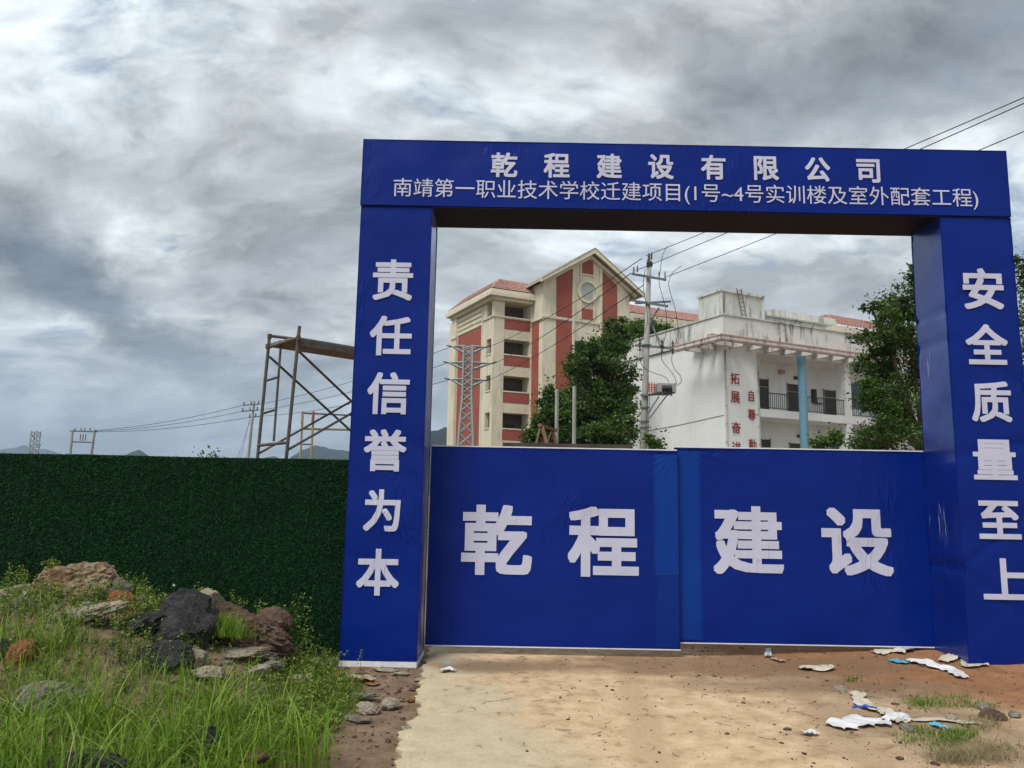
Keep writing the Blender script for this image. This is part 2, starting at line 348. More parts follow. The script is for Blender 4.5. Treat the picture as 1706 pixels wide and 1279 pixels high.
class MB:
    """collects faces, in an optional building frame (origin, a axis, b axis)"""
    def __init__(s, fr=None): s.v = []; s.f = []; s.fr = fr
    def t(s, p):
        if s.fr is None: return tuple(p)
        o, u, v = s.fr; return (o[0] + u[0] * p[0] + v[0] * p[1], o[1] + u[1] * p[0] + v[1] * p[1], o[2] + p[2])
    def add(s, vs, fs):
        n = len(s.v); s.v += [s.t(p) for p in vs]; s.f += [tuple(i + n for i in f) for f in fs]; return s
    def box(s, x0, x1, y0, y1, z0, z1):
        return s.add([(x0, y0, z0), (x1, y0, z0), (x1, y1, z0), (x0, y1, z0), (x0, y0, z1), (x1, y0, z1), (x1, y1, z1), (x0, y1, z1)],
                     [(0, 3, 2, 1), (4, 5, 6, 7), (0, 1, 5, 4), (1, 2, 6, 5), (2, 3, 7, 6), (3, 0, 4, 7)])
    def prism_b(s, poly, b0, b1):          # polygon in (a, z), extruded along b
        n = len(poly); vs = [(a, b0, z) for a, z in poly] + [(a, b1, z) for a, z in poly]
        return s.add(vs, [tuple(range(n)), tuple(range(2 * n - 1, n - 1, -1))] + [(i, i + n, (i + 1) % n + n, (i + 1) % n) for i in range(n)])
    def prism_a(s, poly, a0, a1):          # polygon in (b, z), extruded along a
        n = len(poly); vs = [(a0, b, z) for b, z in poly] + [(a1, b, z) for b, z in poly]
        return s.add(vs, [tuple(range(n - 1, -1, -1)), tuple(range(n, 2 * n))] + [(i, (i + 1) % n, (i + 1) % n + n, i + n) for i in range(n)])
    def tube(s, pts, r, n=6, r2=None, cap=True):
        pts = [Vector(p) for p in pts]; m = len(pts); vs = []; fs = []
        for i, p in enumerate(pts):
            d = (pts[min(i + 1, m - 1)] - pts[max(i - 1, 0)]).normalized()
            x = d.cross(Vector((0, 0, 1)) if abs(d.z) < .95 else Vector((1, 0, 0))).normalized(); y = d.cross(x)
            rr = r if r2 is None else r + (r2 - r) * i / max(1, m - 1)
            vs += [tuple(p + (x * math.cos(2 * math.pi * k / n) + y * math.sin(2 * math.pi * k / n)) * rr) for k in range(n)]
        for i in range(m - 1):
            for k in range(n):
                fs.append((i * n + k, i * n + (k + 1) % n, (i + 1) * n + (k + 1) % n, (i + 1) * n + k))
        if cap: fs += [tuple(range(n - 1, -1, -1)), tuple(range((m - 1) * n, m * n))]
        return s.add(vs, fs)
    def build(s, name, mat, parent=None, origin=None, smooth=False):
        o = raw_mesh(name, np.array(s.v), s.f, mat, parent, origin, smooth)
        bm = bmesh.new(); bm.from_mesh(o.data); bmesh.ops.recalc_face_normals(bm, faces=bm.faces); bm.to_mesh(o.data); bm.free()
        return o
def beam(mb, p, q, w_, h_):                # rectangular bar between two points
    p, q = Vector(p), Vector(q); d = (q - p).normalized()
    x = d.cross(Vector((0, 0, 1)) if abs(d.z) < .95 else Vector((1, 0, 0))).normalized(); y = x.cross(d)
    vs = [tuple(c + x * sx * w_ / 2 + y * sy * h_ / 2) for c in (p, q) for sx, sy in ((-1, -1), (1, -1), (1, 1), (-1, 1))]
    mb.add(vs, [(0, 1, 2, 3), (7, 6, 5, 4), (0, 4, 5, 1), (1, 5, 6, 2), (2, 6, 7, 3), (3, 7, 4, 0)]); return mb
def sag(p, q, s, n=14):
    p, q = np.array(p, float), np.array(q, float)
    return [tuple(p + (q - p) * t - np.array([0, 0, 4 * s * t * (1 - t)])) for t in np.linspace(0, 1, n)]

def struct(name, V, faces, mat, smooth=True):
    o = raw_mesh(name, V, faces, mat, smooth=smooth); o['kind'] = 'structure'; return o

# ------------------------------------------------------------------ ground
def sst(x, a, b): t = np.clip((np.asarray(x, float) - a) / (b - a), 0, 1); return t * t * (3 - 2 * t)
def fbm(x, y, s, seed=0):
    r = 0; a = 1
    for k in range(4):
        r = r + a * np.sin(x * s * 1.3 + 1.7 * np.sin(y * s + seed + k) + seed * 2.1 + k) * np.cos(y * s * 1.1 + 1.3 * np.sin(x * s * .9 + k * 2 + seed)); s *= 2.1; a *= .5
    return r / 1.9
def H(x, y):
    x = np.asarray(x, float); y = np.asarray(y, float)
    edge = -1.25 + .12 * np.sin(y * 2.3) - .25 * sst(y, 6.4, 7.8) - .1 * sst(y, 5.5, 4)
    m = sst(edge - x, 0.0, 2.3)
    prof = .28 * sst(y, 1.5, 4.5) + .42 * sst(y, 4.6, 6.6)
    prof = prof * (1 - sst(y, 7.25, 7.95)) + .05 * sst(y, 7.25, 7.95)
    h = m * prof * (1 + .16 * fbm(x, y, 1.6, 3)) + m * .035 * fbm(x, y, 5, 1)
    h = h + .045 * sst(x, 1.2, 2.8) * (1 - sst(y, 9, 12)) + .012 * fbm(x, y, 3.1, 5) * sst(x, .9, 2.0) + .006 * fbm(x, y, 9, 2)
    h = h + .13 * np.exp(-((x - 5.2) / 1.2) ** 2 - ((y - 8.2) / .8) ** 2) + .05 * np.exp(-((x - 3.6) / .9) ** 2 - ((y - 8.5) / .3) ** 2)
    near = (1 - sst(np.hypot(x, y - 5), 14, 20))
    return h * near - .0 * y
def grid(xs, ys, hf):
    X, Y = np.meshgrid(xs, ys); Z = hf(X, Y); V = np.stack([X.ravel(), Y.ravel(), Z.ravel()], 1)
    nx, ny = len(xs), len(ys); i = np.arange((nx - 1) * (ny - 1)); r = i // (nx - 1); c = i % (nx - 1); b = r * nx + c
    return V, np.stack([b, b + 1, b + nx + 1, b + nx], 1)
xs = np.concatenate([[-9000, -4000, -1500, -600, -250, -120, -60, -30, -18, -12], np.arange(-9, 9.01, .05), [12, 18, 30, 60, 120, 250, 600, 1500, 4000, 9000]])
ys = np.concatenate([[-200, -60, -20, -6, -1], np.arange(1, 10.51, .05), [11, 12, 14, 18, 25, 40, 70, 120, 250, 600, 1500, 4000, 9000]])
V, Fc = grid(xs, ys, H); struct('ground', V, Fc, 'soil_ground')

# concrete road slab, ragged left edge
edge_px = [(655, 1300), (660, 1279), (668, 1248), (664, 1225), (676, 1205), (696, 1190), (701, 1176), (699, 1165), (690, 1158), (697, 1148), (703, 1128), (706, 1108), (712, 1090), (716, 1078), (722, 1066)]
ept = [G(x, y, .03)[:2] for x, y in edge_px]
ey = np.array([p[1] for p in ept]); ex = np.array([p[0] for p in ept])
rows = np.concatenate([[.5, 2, 3.5], np.arange(4.2, 10, .035), [11, 13, 16, 22, 30]])
Vr = []; ncol = 42
for y in rows:
    xl = np.interp(y, ey, ex) if y > ey[0] else ex[0] - (ey[0] - y) * .04
    xl += .018 * math.sin(y * 21) + .012 * math.sin(y * 53 + 1) + .02 * noise.noise(Vector((y * 6, 0, 3)))
    for k in range(ncol):
        x = xl + (2.6 - xl) * (k / (ncol - 1)) if k else xl
        Vr.append((x, y, .030 + .003 * noise.noise(Vector((x, y, 0))) - (.012 if k == 0 else 0)))
    Vr.append((xl - .005, y, -.05))
n1 = ncol + 1; fr = []
for r in range(len(rows) - 1):
    b = r * n1
    for k in range(ncol - 1): fr.append((b + k, b + k + 1, b + n1 + k + 1, b + n1 + k))
    fr.append((b + ncol, b, b + n1, b + n1 + ncol))
struct('road', np.array(Vr), fr, 'road_surface', smooth=False)
# cracks in the slab
for pts in ([(803, 1172), (810, 1168), (822, 1167), (838, 1165), (852, 1162)], [(998, 1086), (1010, 1092), (1003, 1098), (1014, 1104)]):
    mb = MB(); q = [G(x, y, .0335) for x, y in pts]
    for a, b in zip(q[:-1], q[1:]): beam(mb, a, b, .007, .002)
    o = mb.build('ground_crack', 'soil_ground'); o['kind'] = 'structure'

# ------------------------------------------------------------------ hills
def ridge(name, prof, Y, depth, mat, seed):
    prof = sorted(prof); px = np.linspace(prof[0][0], prof[-1][0], 110)
    py = np.interp(px, [p[0] for p in prof], [p[1] for p in prof])
    V = []; nd = 13
    for j in range(nd):
        t = (j - (nd - 1) / 2) / ((nd - 1) / 2)
        for x, y in zip(px, py):
            q = P(x, y - 5 * min(1, max(0, (820 - y) / 30)), Y); z = max(q[2], 0)
            z *= (1 - abs(t) ** 1.2) * (1 + .10 * noise.fractal(Vector((q[0] / Y * 22, t * 3, seed)), .9, 2.1, 5))
            V.append((q[0] * (1 + t * depth / Y), Y + t * depth, max(z, -1) - 2 * abs(t)))
    n = len(px); Fq = [(j * n + i, j * n + i + 1, (j + 1) * n + i + 1, (j + 1) * n + i) for j in range(nd - 1) for i in range(n - 1)]
    struct(name, np.array(V), Fq, mat)
ridge('hills', [(-160, 815), (-60, 770), (0, 752), (40, 747), (62, 756), (80, 752), (112, 765), (150, 800), (190, 815)], 5600, 500, 'hill_far', 1)
ridge('hills', [(150, 818), (196, 768), (214, 760), (233, 754), (250, 763), (275, 775), (320, 800), (360, 819)], 2500, 300, 'hill_green', 2)
ridge('hills', [(380, 822), (440, 768), (456, 765), (480, 770), (500, 757), (522, 749), (534, 751), (555, 752), (580, 756), (620, 768), (680, 790), (700, 823)], 2900, 400, 'hill_green', 3)
ridge('hills', [(650, 824), (700, 740), (716, 728), (722, 722), (733, 722), (740, 716), (752, 724), (780, 733), (840, 752), (1100, 780), (1400, 790), (1700, 770), (1900, 826)], 1500, 220, 'hill_green', 4)

# ------------------------------------------------------------------ foliage builders
def leaves(name, C_, sizes, mat, parent=None, tint=None, up=.35, asp=.55, origin=None):
    C_ = np.asarray(C_); n = len(C_)
    nrm = rng.normal(size=(n, 3)); nrm[:, 2] = np.abs(nrm[:, 2]) + up; nrm /= np.linalg.norm(nrm, axis=1)[:, None]
    t1 = np.cross(nrm, rng.normal(size=(n, 3))); t1 /= np.linalg.norm(t1, axis=1)[:, None]; t2 = np.cross(nrm, t1)
    s = np.asarray(sizes)[:, None]
    V = np.stack([C_ - t1 * s * .5, C_ + t2 * s * asp * .5 - nrm * s * .08, C_ + t1 * s * .5 - nrm * s * .12, C_ - t2 * s * asp * .5 - nrm * s * .08], 1).reshape(-1, 3)
    Fq = np.arange(4 * n).reshape(n, 4)
    tt = rng.random(n) if tint is None else tint
    return raw_mesh(name, V, Fq, mat, parent, origin, tint=np.repeat(tt, 4))
def tree(name, label, cat, base, blobs, n, leaf, mat, trunk_r, fork, group=None, clump=.30, density=None):
    """blobs: (centre, radii). leaf clumps scattered on and in each blob, limbs reaching to them"""
    root = thing(name, label, cat, base, group)
    mb = MB(); fz = np.array([base[0], base[1], fork])
    mb.tube([base, (base[0] + trunk_r * .4, base[1], base[2] + (fork - base[2]) * .5), tuple(fz)], trunk_r, 8, trunk_r * .6)
    pts = []; tin = []; tot = sum(np.prod(r) ** (2 / 3) for c, r in blobs)
    for c, r in blobs:
        c = np.array(c); r = np.array(r)
        mid = fz * .45 + c * .55 + rng.normal(size=3) * .15 * r.mean(); mid[2] -= .1 * r[2]
        mb.tube([tuple(fz), tuple(mid), tuple(c)], trunk_r * .5, 6, trunk_r * .15)
        k = max(10, int(22 * (np.prod(r) ** (2 / 3)) / (r.max() ** 2) * 1.7))
        nl = int(n * np.prod(r) ** (2 / 3) / tot)
        dirs = rng.normal(size=(k, 3)); dirs /= np.linalg.norm(dirs, axis=1)[:, None]
        rad = rng.uniform(.45, 1.05, size=(k, 1)); cl = c + dirs * rad * r
        for q in cl[::3]: mb.tube([tuple(c), tuple((c + q) / 2 + rng.normal(size=3) * .05), tuple(q)], trunk_r * .14, 4, trunk_r * .03)
        w_ = rng.random(k) + .35; w_ /= w_.sum(); cnt = (w_ * nl).astype(int); bt = rng.random(k)
        for j in range(k):
            rr = r * clump * rng.uniform(.7, 1.3)
            d = rng.normal(size=(cnt[j], 3)); d[:, 2] *= .75
            pts.append(cl[j] + d * rr * .55)
            tin.append(np.clip(bt[j] * .45 + .25 + d[:, 2] * .16 + rng.normal(size=cnt[j]) * .14, 0, 1))  # higher leaves in a clump tinted lighter: top highlights put into the colour
    mb.build('trunk', 'bark', root)
    pts = np.concatenate(pts); tin = np.concatenate(tin)
    sel = rng.random(len(pts)) < .16; pts[sel] += rng.normal(size=(int(sel.sum()), 3)) * leaf * 1.6
    o = leaves('crown', pts, rng.uniform(.6, 1.3, len(pts)) * leaf, mat, root, tin)
    return root
def pb(px, py, Y, rx, rz, ry=None):        # blob from a sighting and radii in photo pixels
    k = Y / F; return (P(px, py, Y), (rx * k, (ry or rx) * k, rz * k))
def blades(name, base, L, W_, lean, mat, label=None, cat=None, kind='stuff', seg=4, parent=None, tint=None, stiff=None):
    n = len(base); az = rng.uniform(0, 2 * np.pi, n); dx, dy = np.cos(az), np.sin(az); sx, sy = -dy, dx
    tw = rng.uniform(-.6, .6, n); sx2, sy2 = sx * np.cos(tw) + dx * np.sin(tw), sy * np.cos(tw) + dy * np.sin(tw)
    V = np.zeros((n, seg + 1, 2, 3))
    for j in range(seg + 1):
        t = j / seg; out_ = lean * L * t ** 2; zz_ = L * (t - .45 * np.minimum(lean, 1.1) * t ** 3)
        ww = W_ * (1 - t ** 1.6) * .5 + W_ * .03
        cx, cy, cz = base[:, 0] + dx * out_, base[:, 1] + dy * out_, base[:, 2] + zz_
        V[:, j, 0] = np.stack([cx - sx2 * ww, cy - sy2 * ww, cz], 1); V[:, j, 1] = np.stack([cx + sx2 * ww, cy + sy2 * ww, cz], 1)
    V = V.reshape(-1, 3); b = np.arange(n)[:, None] * (2 * (seg + 1)) + np.arange(seg)[None, :] * 2; b = b.ravel()
    Fq = np.stack([b, b + 1, b + 3, b + 2], 1)
    tt = rng.random(n) if tint is None else tint
    o = raw_mesh(name, V, Fq, mat, parent, tint=np.repeat(tt, 2 * (seg + 1)))
    if label: tag(o, label, cat, kind=kind)
    return o

# ------------------------------------------------------------------ lettering
GLY = []
def glyph(text, bold, box, place, parent, mat, name='character', lift=0.0, keep=False):
    cu_ = bpy.data.curves.new('g', 'FONT'); cu_.body = text; cu_.size = 1; cu_.resolution_u = 3
    ob = bpy.data.objects.new('g', cu_); col.objects.link(ob)
    GLY.append((ob, box, place, parent, mat, name, keep, bold))
def flush_glyphs():
    bpy.context.view_layer.update(); dg = bpy.context.evaluated_depsgraph_get()
    for ob, box, place, parent, mat, name, keep, bold in GLY:
        me = bpy.data.meshes.new_from_object(ob.evaluated_get(dg)); n = len(me.vertices)
        co = np.zeros(n * 3); me.vertices.foreach_get('co', co); co = co.reshape(-1, 3)
        lo, hi = co.min(0) - bold, co.max(0) + bold; c = (lo + hi) / 2
        (x0, x1, z0, z1) = box
        sx = (x1 - x0) / (hi[0] - lo[0]); sz = (z1 - z0) / max(1e-6, hi[1] - lo[1])
        if keep: sz = sx
        # heavy poster weight: the outline is stroked by overlaying shifted copies, each a hair in front of the last
        fc = [tuple(p.vertices) for p in me.polygons]; bpy.data.meshes.remove(me); V = []; Fq = []
        base = np.array(place(0, 0)); ex_ = np.array(place(1, 0)) - base; ez_ = np.array(place(0, 1)) - base; nr_ = np.cross(ex_, ez_)
        offs = [(0, 0)] if bold == 0 else [(0, 0)] + [(bold * a_, bold * b_) for a_ in (-1, -.33, .33, 1) for b_ in (-1, -.33, .33, 1)]
        for i_, (ox, oz) in enumerate(offs):
            X_ = (x0 + x1) / 2 + (co[:, 0] + ox - c[0]) * sx; Z_ = (z0 + z1) / 2 + (co[:, 1] + oz - c[1]) * sz
            V.append(base + X_[:, None] * ex_ + Z_[:, None] * ez_ + nr_ * .00009 * i_ * (3 if parent.name == 'white_building' else 1)); Fq += [tuple(k + n * i_ for k in f) for f in fc]
        raw_mesh(name, np.concatenate(V), Fq, mat, parent)
    for ob, *_ in GLY:
        c = ob.data; bpy.data.objects.remove(ob); bpy.data.curves.remove(c)
    GLY.clear()

# ------------------------------------------------------------------ gateway
YF, YB = 7.73, 8.33
X0, X1, X2, X3 = -1.62, -.87, 4.46, 5.20
ZB, ZT = 4.645, 5.38
def wob(x, y, z):
    s = .0032 * noise.noise(Vector((x * 1.7, y * 1.7, z * 1.2))) + .0016 * noise.noise(Vector((x * 5 + z * 3, y * 5, z * 5)))
    return s - .0055
def fabric_box(name, mat, parent, x0, x1, y0, y1, z0, z1, res=.06, extra=None):
    V = []; Fq = []
    def patch(o, du, dv, nr):
        nu = max(1, int(round(np.linalg.norm(du) / res))); nv = max(1, int(round(np.linalg.norm(dv) / res))); b = len(V)
        for j in range(nv + 1):
            for i in range(nu + 1):
                p = o + du * i / nu + dv * j / nv
                d = wob(*p) - abs(extra(*p) if extra else 0)
                V.append(p + nr * d)
        for j in range(nv):
            for i in range(nu):
                k = b + j * (nu + 1) + i; Fq.append((k, k + 1, k + nu + 2, k + nu + 1))
    A = np.array
    dx, dy, dz = A([x1 - x0, 0, 0]), A([0, y1 - y0, 0]), A([0, 0, z1 - z0])
    patch(A([x0, y0, z0]), dx, dz, A([0, -1., 0])); patch(A([x1, y1, z0]), -dx, dz, A([0, 1., 0]))
    patch(A([x0, y1, z0]), -dy, dz, A([-1., 0, 0])); patch(A([x1, y0, z0]), dy, dz, A([1., 0, 0]))
    patch(A([x0, y1, z0]), dx, -dy, A([0, 0, -1.])); patch(A([x0, y0, z1]), dx, dy, A([0, 0, 1.]))
    return raw_mesh(name, np.array(V), Fq, mat, parent, smooth=True)
gate = thing('site_gateway', 'tall blue fabric-covered gateway with white lettering and two closed banner leaves', 'gateway', ((X0 + X3) / 2, 8.03, 0))
def crease_top(x, y, z):                    # fabric gathered under the beam
    return .006 * math.sin(z * 95 + 3 * math.sin(x * 5)) * math.exp(-((z - 4.60) / .05) ** 2) + .004 * noise.noise(Vector((x * 4, y * 4, z * 30))) * math.exp(-((z - 4.55) / .12) ** 2)
def crease_r(x, y, z):
    u_ = (x - 4.4) * .8 + z * .6
    c = crease_top(x, y, z)
    c += .013 * math.exp(-((((z - 3.9) - .75 * (x - 4.8))) / .035) ** 2) + .013 * math.exp(-((((z - 3.1) + .65 * (x - 4.8))) / .035) ** 2)
    c += .013 * math.exp(-((((z - 1.3) - .8 * (x - 4.8))) / .04) ** 2) + .013 * math.exp(-((((z - .75) + .8 * (x - 4.8))) / .035) ** 2) + .011 * math.exp(-((((z - 2.2) - .2 * (x - 4.8))) / .04) ** 2)
    return c
beam_o = fabric_box('crossbeam', 'banner_blue', gate, X0 - .008, X3 + .008, YF - .012, YB + .01, ZB, ZT, .06,
                    lambda x, y, z: .004 * math.sin(z * 80 + 2 * math.sin(x * 3)) * math.exp(-((z - ZB - .04) / .035) ** 2))
simple('soffit_dark', (.003, .0045, .018), .6, .2, .4, 1.5)  # near-black sheet added to darken the beam's underside
MB().box(X1 + .002, X2 - .002, YF - .006, YB + .004, ZB - .012, ZB - .006).build('soffit', 'soffit_dark', gate)
pl = fabric_box('pillar', 'banner_blue', gate, X0, X1, YF, YB, .055, ZB - .004, .05, crease_top)
pr = fabric_box('pillar', 'banner_blue', gate, X2, X3 + .01, YF, YB, .03, ZB - .004, .05, crease_r)
mb = MB()
mb.box(X0, X1, YF - .004, YF + .03, .0, .05); mb.box(X1 - .03, X1 + .004, YF + .033, YB, .0, .05); mb.box(X0 - .004, X0 + .03, YF + .033, YB, .0, .05)
mb.build('base_frame', 'white_hem', gate)
fp = lambda yy: (lambda x, z: (x, yy, z))
def pbox(x0, y0, x1, y1, Y):
    a, b = P(x0, (y0 + y1) / 2, Y), P(x1, (y0 + y1) / 2, Y); c, d = P((x0 + x1) / 2, y1, Y), P((x0 + x1) / 2, y0, Y)
    return (a[0], b[0], c[2], d[2])
BOLD = .024
YL = YF - .002
for ch, b in zip('责任信誉为本', [(621, 432, 688, 500), (616, 526, 686, 592), (612, 620, 682, 690), (606, 715, 677, 785), (606, 815, 667, 885), (594, 914, 665, 992)]):
    glyph(ch, BOLD, pbox(*b, YL), fp(YL), pl, 'banner_letter')
for ch, b in zip('安全质量至上', [(1604, 447, 1672, 515), (1609, 540, 1679, 607), (1618, 635, 1685, 703), (1621, 732, 1693, 799), (1630, 834, 1700, 898), (1637, 930, 1714, 999)]):
    glyph(ch, BOLD, pbox(*b, YL - .0), fp(YL - .0), pr, 'banner_letter')
YT = YF - .014
for ch, b in zip('乾程建设有限公司', [(818, 254, 862, 295), (906, 255, 949, 296), (994, 256, 1036, 297), (1080, 257, 1122, 298), (1168, 258, 1209, 299), (1256, 260, 1297, 300), (1341, 262, 1383, 302), (1427, 265, 1466, 304)]):
    glyph(ch, BOLD, pbox(*b, YT), fp(YT), beam_o, 'banner_letter')
bx = pbox(655, 303, 1629, 342, YT)
glyph('南靖第一职业技术学校迁建项目(1号~4号实训楼及室外配套工程)', .0, bx, fp(YT), beam_o, 'banner_letter', name='project_line', keep=True)

def leaf_fold(side):
    def f(x, y, z):
        c = 0
        if side == 'R':                     # gathers radiating from the upper inner corner, and low wrinkles
            dx, dz = x - 1.82, 2.2 - z; r = math.hypot(dx, dz)
            c += .010 * math.sin(math.atan2(dz, dx) * 13) * math.exp(-(r / .55) ** 2) * min(1, r / .12) * (dx > -.01)
            dx, dz = x - 2.35, z - .25; c += .004 * math.sin((dx - dz) * 40) * math.exp(-(dx / .3) ** 2 - (dz / .16) ** 2)
        else:
            dx, dz = 1.76 - x, 2.15 - z; r = math.hypot(dx, dz)
            c += .008 * math.sin(math.atan2(dz, dx) * 11) * math.exp(-(r / .35) ** 2) * min(1, r / .12)
        return c
    return f
def gate_leaf(side, x0, x1, y, z0, z1, chars, boxes, strip):
    nm = 'gate_leaf'
    o = fabric_box(nm, 'banner_blue', gate, x0, x1, y, y + .045, z0, z1, .025, leaf_fold(side))
    MB().box(x0, x1, y - .006, y + .05, z0 - .012, z0 - .002).build('white_hem', 'white_hem', o)
    MB().box(x0 + .01, x1 - .01, y + .012, y + .034, z1 + .002, z1 + .014).build('top_rail', 'white_hem', o)
    mb = MB()                               # steel frame behind the banner
    for xx in (x0 + .03, (x0 + x1) / 2, x1 - .03): mb.box(xx - .02, xx + .02, y + .06, y + .10, z0, z1)
    for zz_ in (z0 + .03, (z0 + z1) / 2, z1 - .03): mb.box(x0 + .051, x1 - .051, y + .065, y + .095, zz_ - .02, zz_ + .02)
    mb.build('frame', 'rusty_tube', o)
    for (a0, a1, b0, b1, m_) in strip:
        V = []; Fq = []; nx_, nz = 16, 110
        for j in range(nz + 1):
            for i in range(nx_ + 1):
                x = a0 + (a1 - a0) * i / nx_; z = b0 + (b1 - b0) * j / nz
                V.append((x, y - .0045 - wob(x, y, z) + abs(leaf_fold(side)(x, y, z)), z))
        for j in range(nz):
            for i in range(nx_): k = j * (nx_ + 1) + i; Fq.append((k, k + 1, k + nx_ + 2, k + nx_ + 1))
        raw_mesh('fabric_strip', np.array(V), Fq, m_, o, smooth=True)
    for ch, b in zip(chars, boxes): glyph(ch, BOLD + .004, pbox(*b, y - .002), fp(y - .002), o, 'banner_letter')
gate_leaf('L', -.852, 1.795, 8.27, .115, 2.165, '乾程', [(769, 841, 886.5, 958), (946, 844, 1064, 961)], [(1.52, 1.785, .86, 2.12, 'banner_blue_light'), (1.53, 1.785, .13, .855, 'banner_blue_mid')])
gate_leaf('R', 1.775, X2 + .10, 8.335, .175, 2.205, '建设', [(1188, 843, 1305, 957), (1369, 846, 1487, 959)], [(1.80, 2.06, .20, 2.17, 'banner_blue_light')])
flush_glyphs()

# ------------------------------------------------------------------ turf fence
fe = thing('turf_fence', 'long dark green artificial grass hoarding left of the blue gateway', 'fence', (-5.5, 8.1, 0))
FX0, FX1, FY, FZ = -11.0, -1.70, 8.12, 2.0
mb = MB()
n = 40; xsf = np.linspace(FX0, FX1, n + 1)
top = [FZ + .012 * noise.noise(Vector((x * .8, 0, 9))) for x in xsf]
for i in range(n): mb.add([(xsf[i], FY, .0), (xsf[i + 1], FY, 0), (xsf[i + 1], FY, top[i + 1]), (xsf[i], FY, top[i]), (xsf[i], FY + .03, 0), (xsf[i + 1], FY + .03, 0), (xsf[i + 1], FY + .03, top[i + 1]), (xsf[i], FY + .03, top[i])],
       [(0, 1, 2, 3), (5, 4, 7, 6), (3, 2, 6, 7)])
mb.build('backing_panel', 'turf_back', fe)
nb = 110000
bx_ = rng.uniform(-6.8, FX1, nb); bz = rng.uniform(.0, 1.0, nb) * np.interp(bx_, xsf, top)
base = np.stack([bx_, np.full(nb, FY - .001), bz], 1)
L = rng.uniform(.022, .042, nb); az = rng.normal(0, .9, nb); el = rng.uniform(-.6, .9, nb)
tip = base + np.stack([np.sin(az) * L * .8, -np.cos(az) * np.cos(el) * L * .6 - .006, np.sin(el) * L], 1)
sd_ = np.stack([np.cos(az) * .0035, np.zeros(nb), np.sin(az) * .0035], 1)
V = np.stack([base - sd_, base + sd_, tip], 1).reshape(-1, 3)
tuft = .5 + .5 * fbm(bx_, bz, 3.3, 4)
o = raw_mesh('turf', V, np.arange(nb * 3).reshape(nb, 3), 'turf_blade', fe, tint=np.repeat(np.clip(rng.random(nb) ** 1.8 * .8 + .16 * tuft + .09 * np.sin(bx_ * 62) * (.5 + .5 * np.sin(bx_ * 7.1)) - .3 * (np.abs((bx_ + 40) % 2.0 - 1) < .008), 0, 1), 3)); o['kind'] = 'stuff'
mb = MB()
for x in np.arange(-10.8, -1.7, 1.8): MB().tube([(x, FY + .06, 0), (x, FY + .06, 1.9)], .025, 6).build('post', 'rusty_tube', fe)

# ------------------------------------------------------------------ red and cream building
AN = R_(64); U_ = np.array([math.sin(AN), math.cos(AN), 0]); V_ = np.array([-math.cos(AN), math.sin(AN), 0])
RO_ = np.array([-1.82, 70.0, 0]); RF = (RO_, U_, V_)
rb = thing('school_building', 'six-storey cream and red school building with steep gable and round window', 'building', RO_)
def BX(mb, *a): return mb.box(*a)
wl = MB(RF)
wl.box(0, 1.12, 0, .4, 0, 19.75); wl.box(3.87, 4.0, 0, 1.6, 0, 19.75)                       # corner pier, inner pier
wl.box(0, .35, .4, .42, 0, 19.75); wl.box(0, .35, 1.5, 9.8, 0, 19.75)                        # left face
wl.box(.35, 13.7, 1.6, 12, 0, 19.75)                                                         # body behind the loggias
S = 3.47
for k in range(6):
    t = 19.75 - S * k - (.07 if k else 0)
    zo0, zo1 = t - (1.5 if k == 0 else 1.42), t
    znext = 19.75 - S * (k + 1) - .07
    wl.box(1.12, 3.87, .05, .3, znext, zo0 - 1.12 if k < 5 else zo0 - .1)                     # cream band under each red panel
    wl.box(1.12, 3.87, 0, .36, zo0 - .12, zo0)                                               # sill
    wl.box(0.0, .35, .42, 1.5, znext if k < 5 else 0, zo0)                                   # left face below small opening
    wl.box(-.06, .3, .38, 1.54, zo0 - .12, zo0)
    wl.box(.36, 3.86, .37, 1.59, zo0 - 1.15, zo0 - .95)                                      # loggia floor slab
wl.build('wall', 'cream_render', rb)
for k in range(5):
    t = 19.75 - S * k - (.07 if k else 0); zo0 = t - (1.5 if k == 0 else 1.42)
    MB(RF).box(1.14, 3.85, .03, .28, zo0 - 1.10, zo0 - .14).build('red_panel', 'red_render', rb)
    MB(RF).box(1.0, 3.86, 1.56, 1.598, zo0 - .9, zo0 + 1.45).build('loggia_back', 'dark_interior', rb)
    o = MB(RF).box(2.3, 3.2, 1.50, 1.555, zo0 + .02, zo0 + .5).build('window', 'dark_metal', rb)
MB(RF).box(-.05, -.001, 2.6, 8.5, 0, 17.75).build('red_panel', 'red_render', rb)
mb = MB(RF)
for i in range(4): mb.box(-.12, -.003, 2.5, 8.6, 17.85 + i * .47, 18.12 + i * .47)
mb.box(-.10, -.002, 2.35, 2.55, 0, 19.6); mb.box(-.3, .0, 8.6, 9.8, 0, 19.7)
mb.box(-.1, 4.2, -.1, -.001, 18.2, 18.34); mb.box(-.1, -.001, 0.002, 2.3, 18.2, 18.34); mb.box(-.4, -.301, 8.5, 9.9, 17.6, 17.75)
mb.build('string_course', 'cream_render', rb)
c = MB(RF)
c.box(-.35, 4.0, -.35, 10.2, 19.76, 20.05); c.box(-.75, 4.0, -.75, 10.6, 20.06, 20.38); c.box(-.6, 4.0, -.6, 10.5, 20.39, 20.72)
c.build('cornice', 'cream_render', rb)
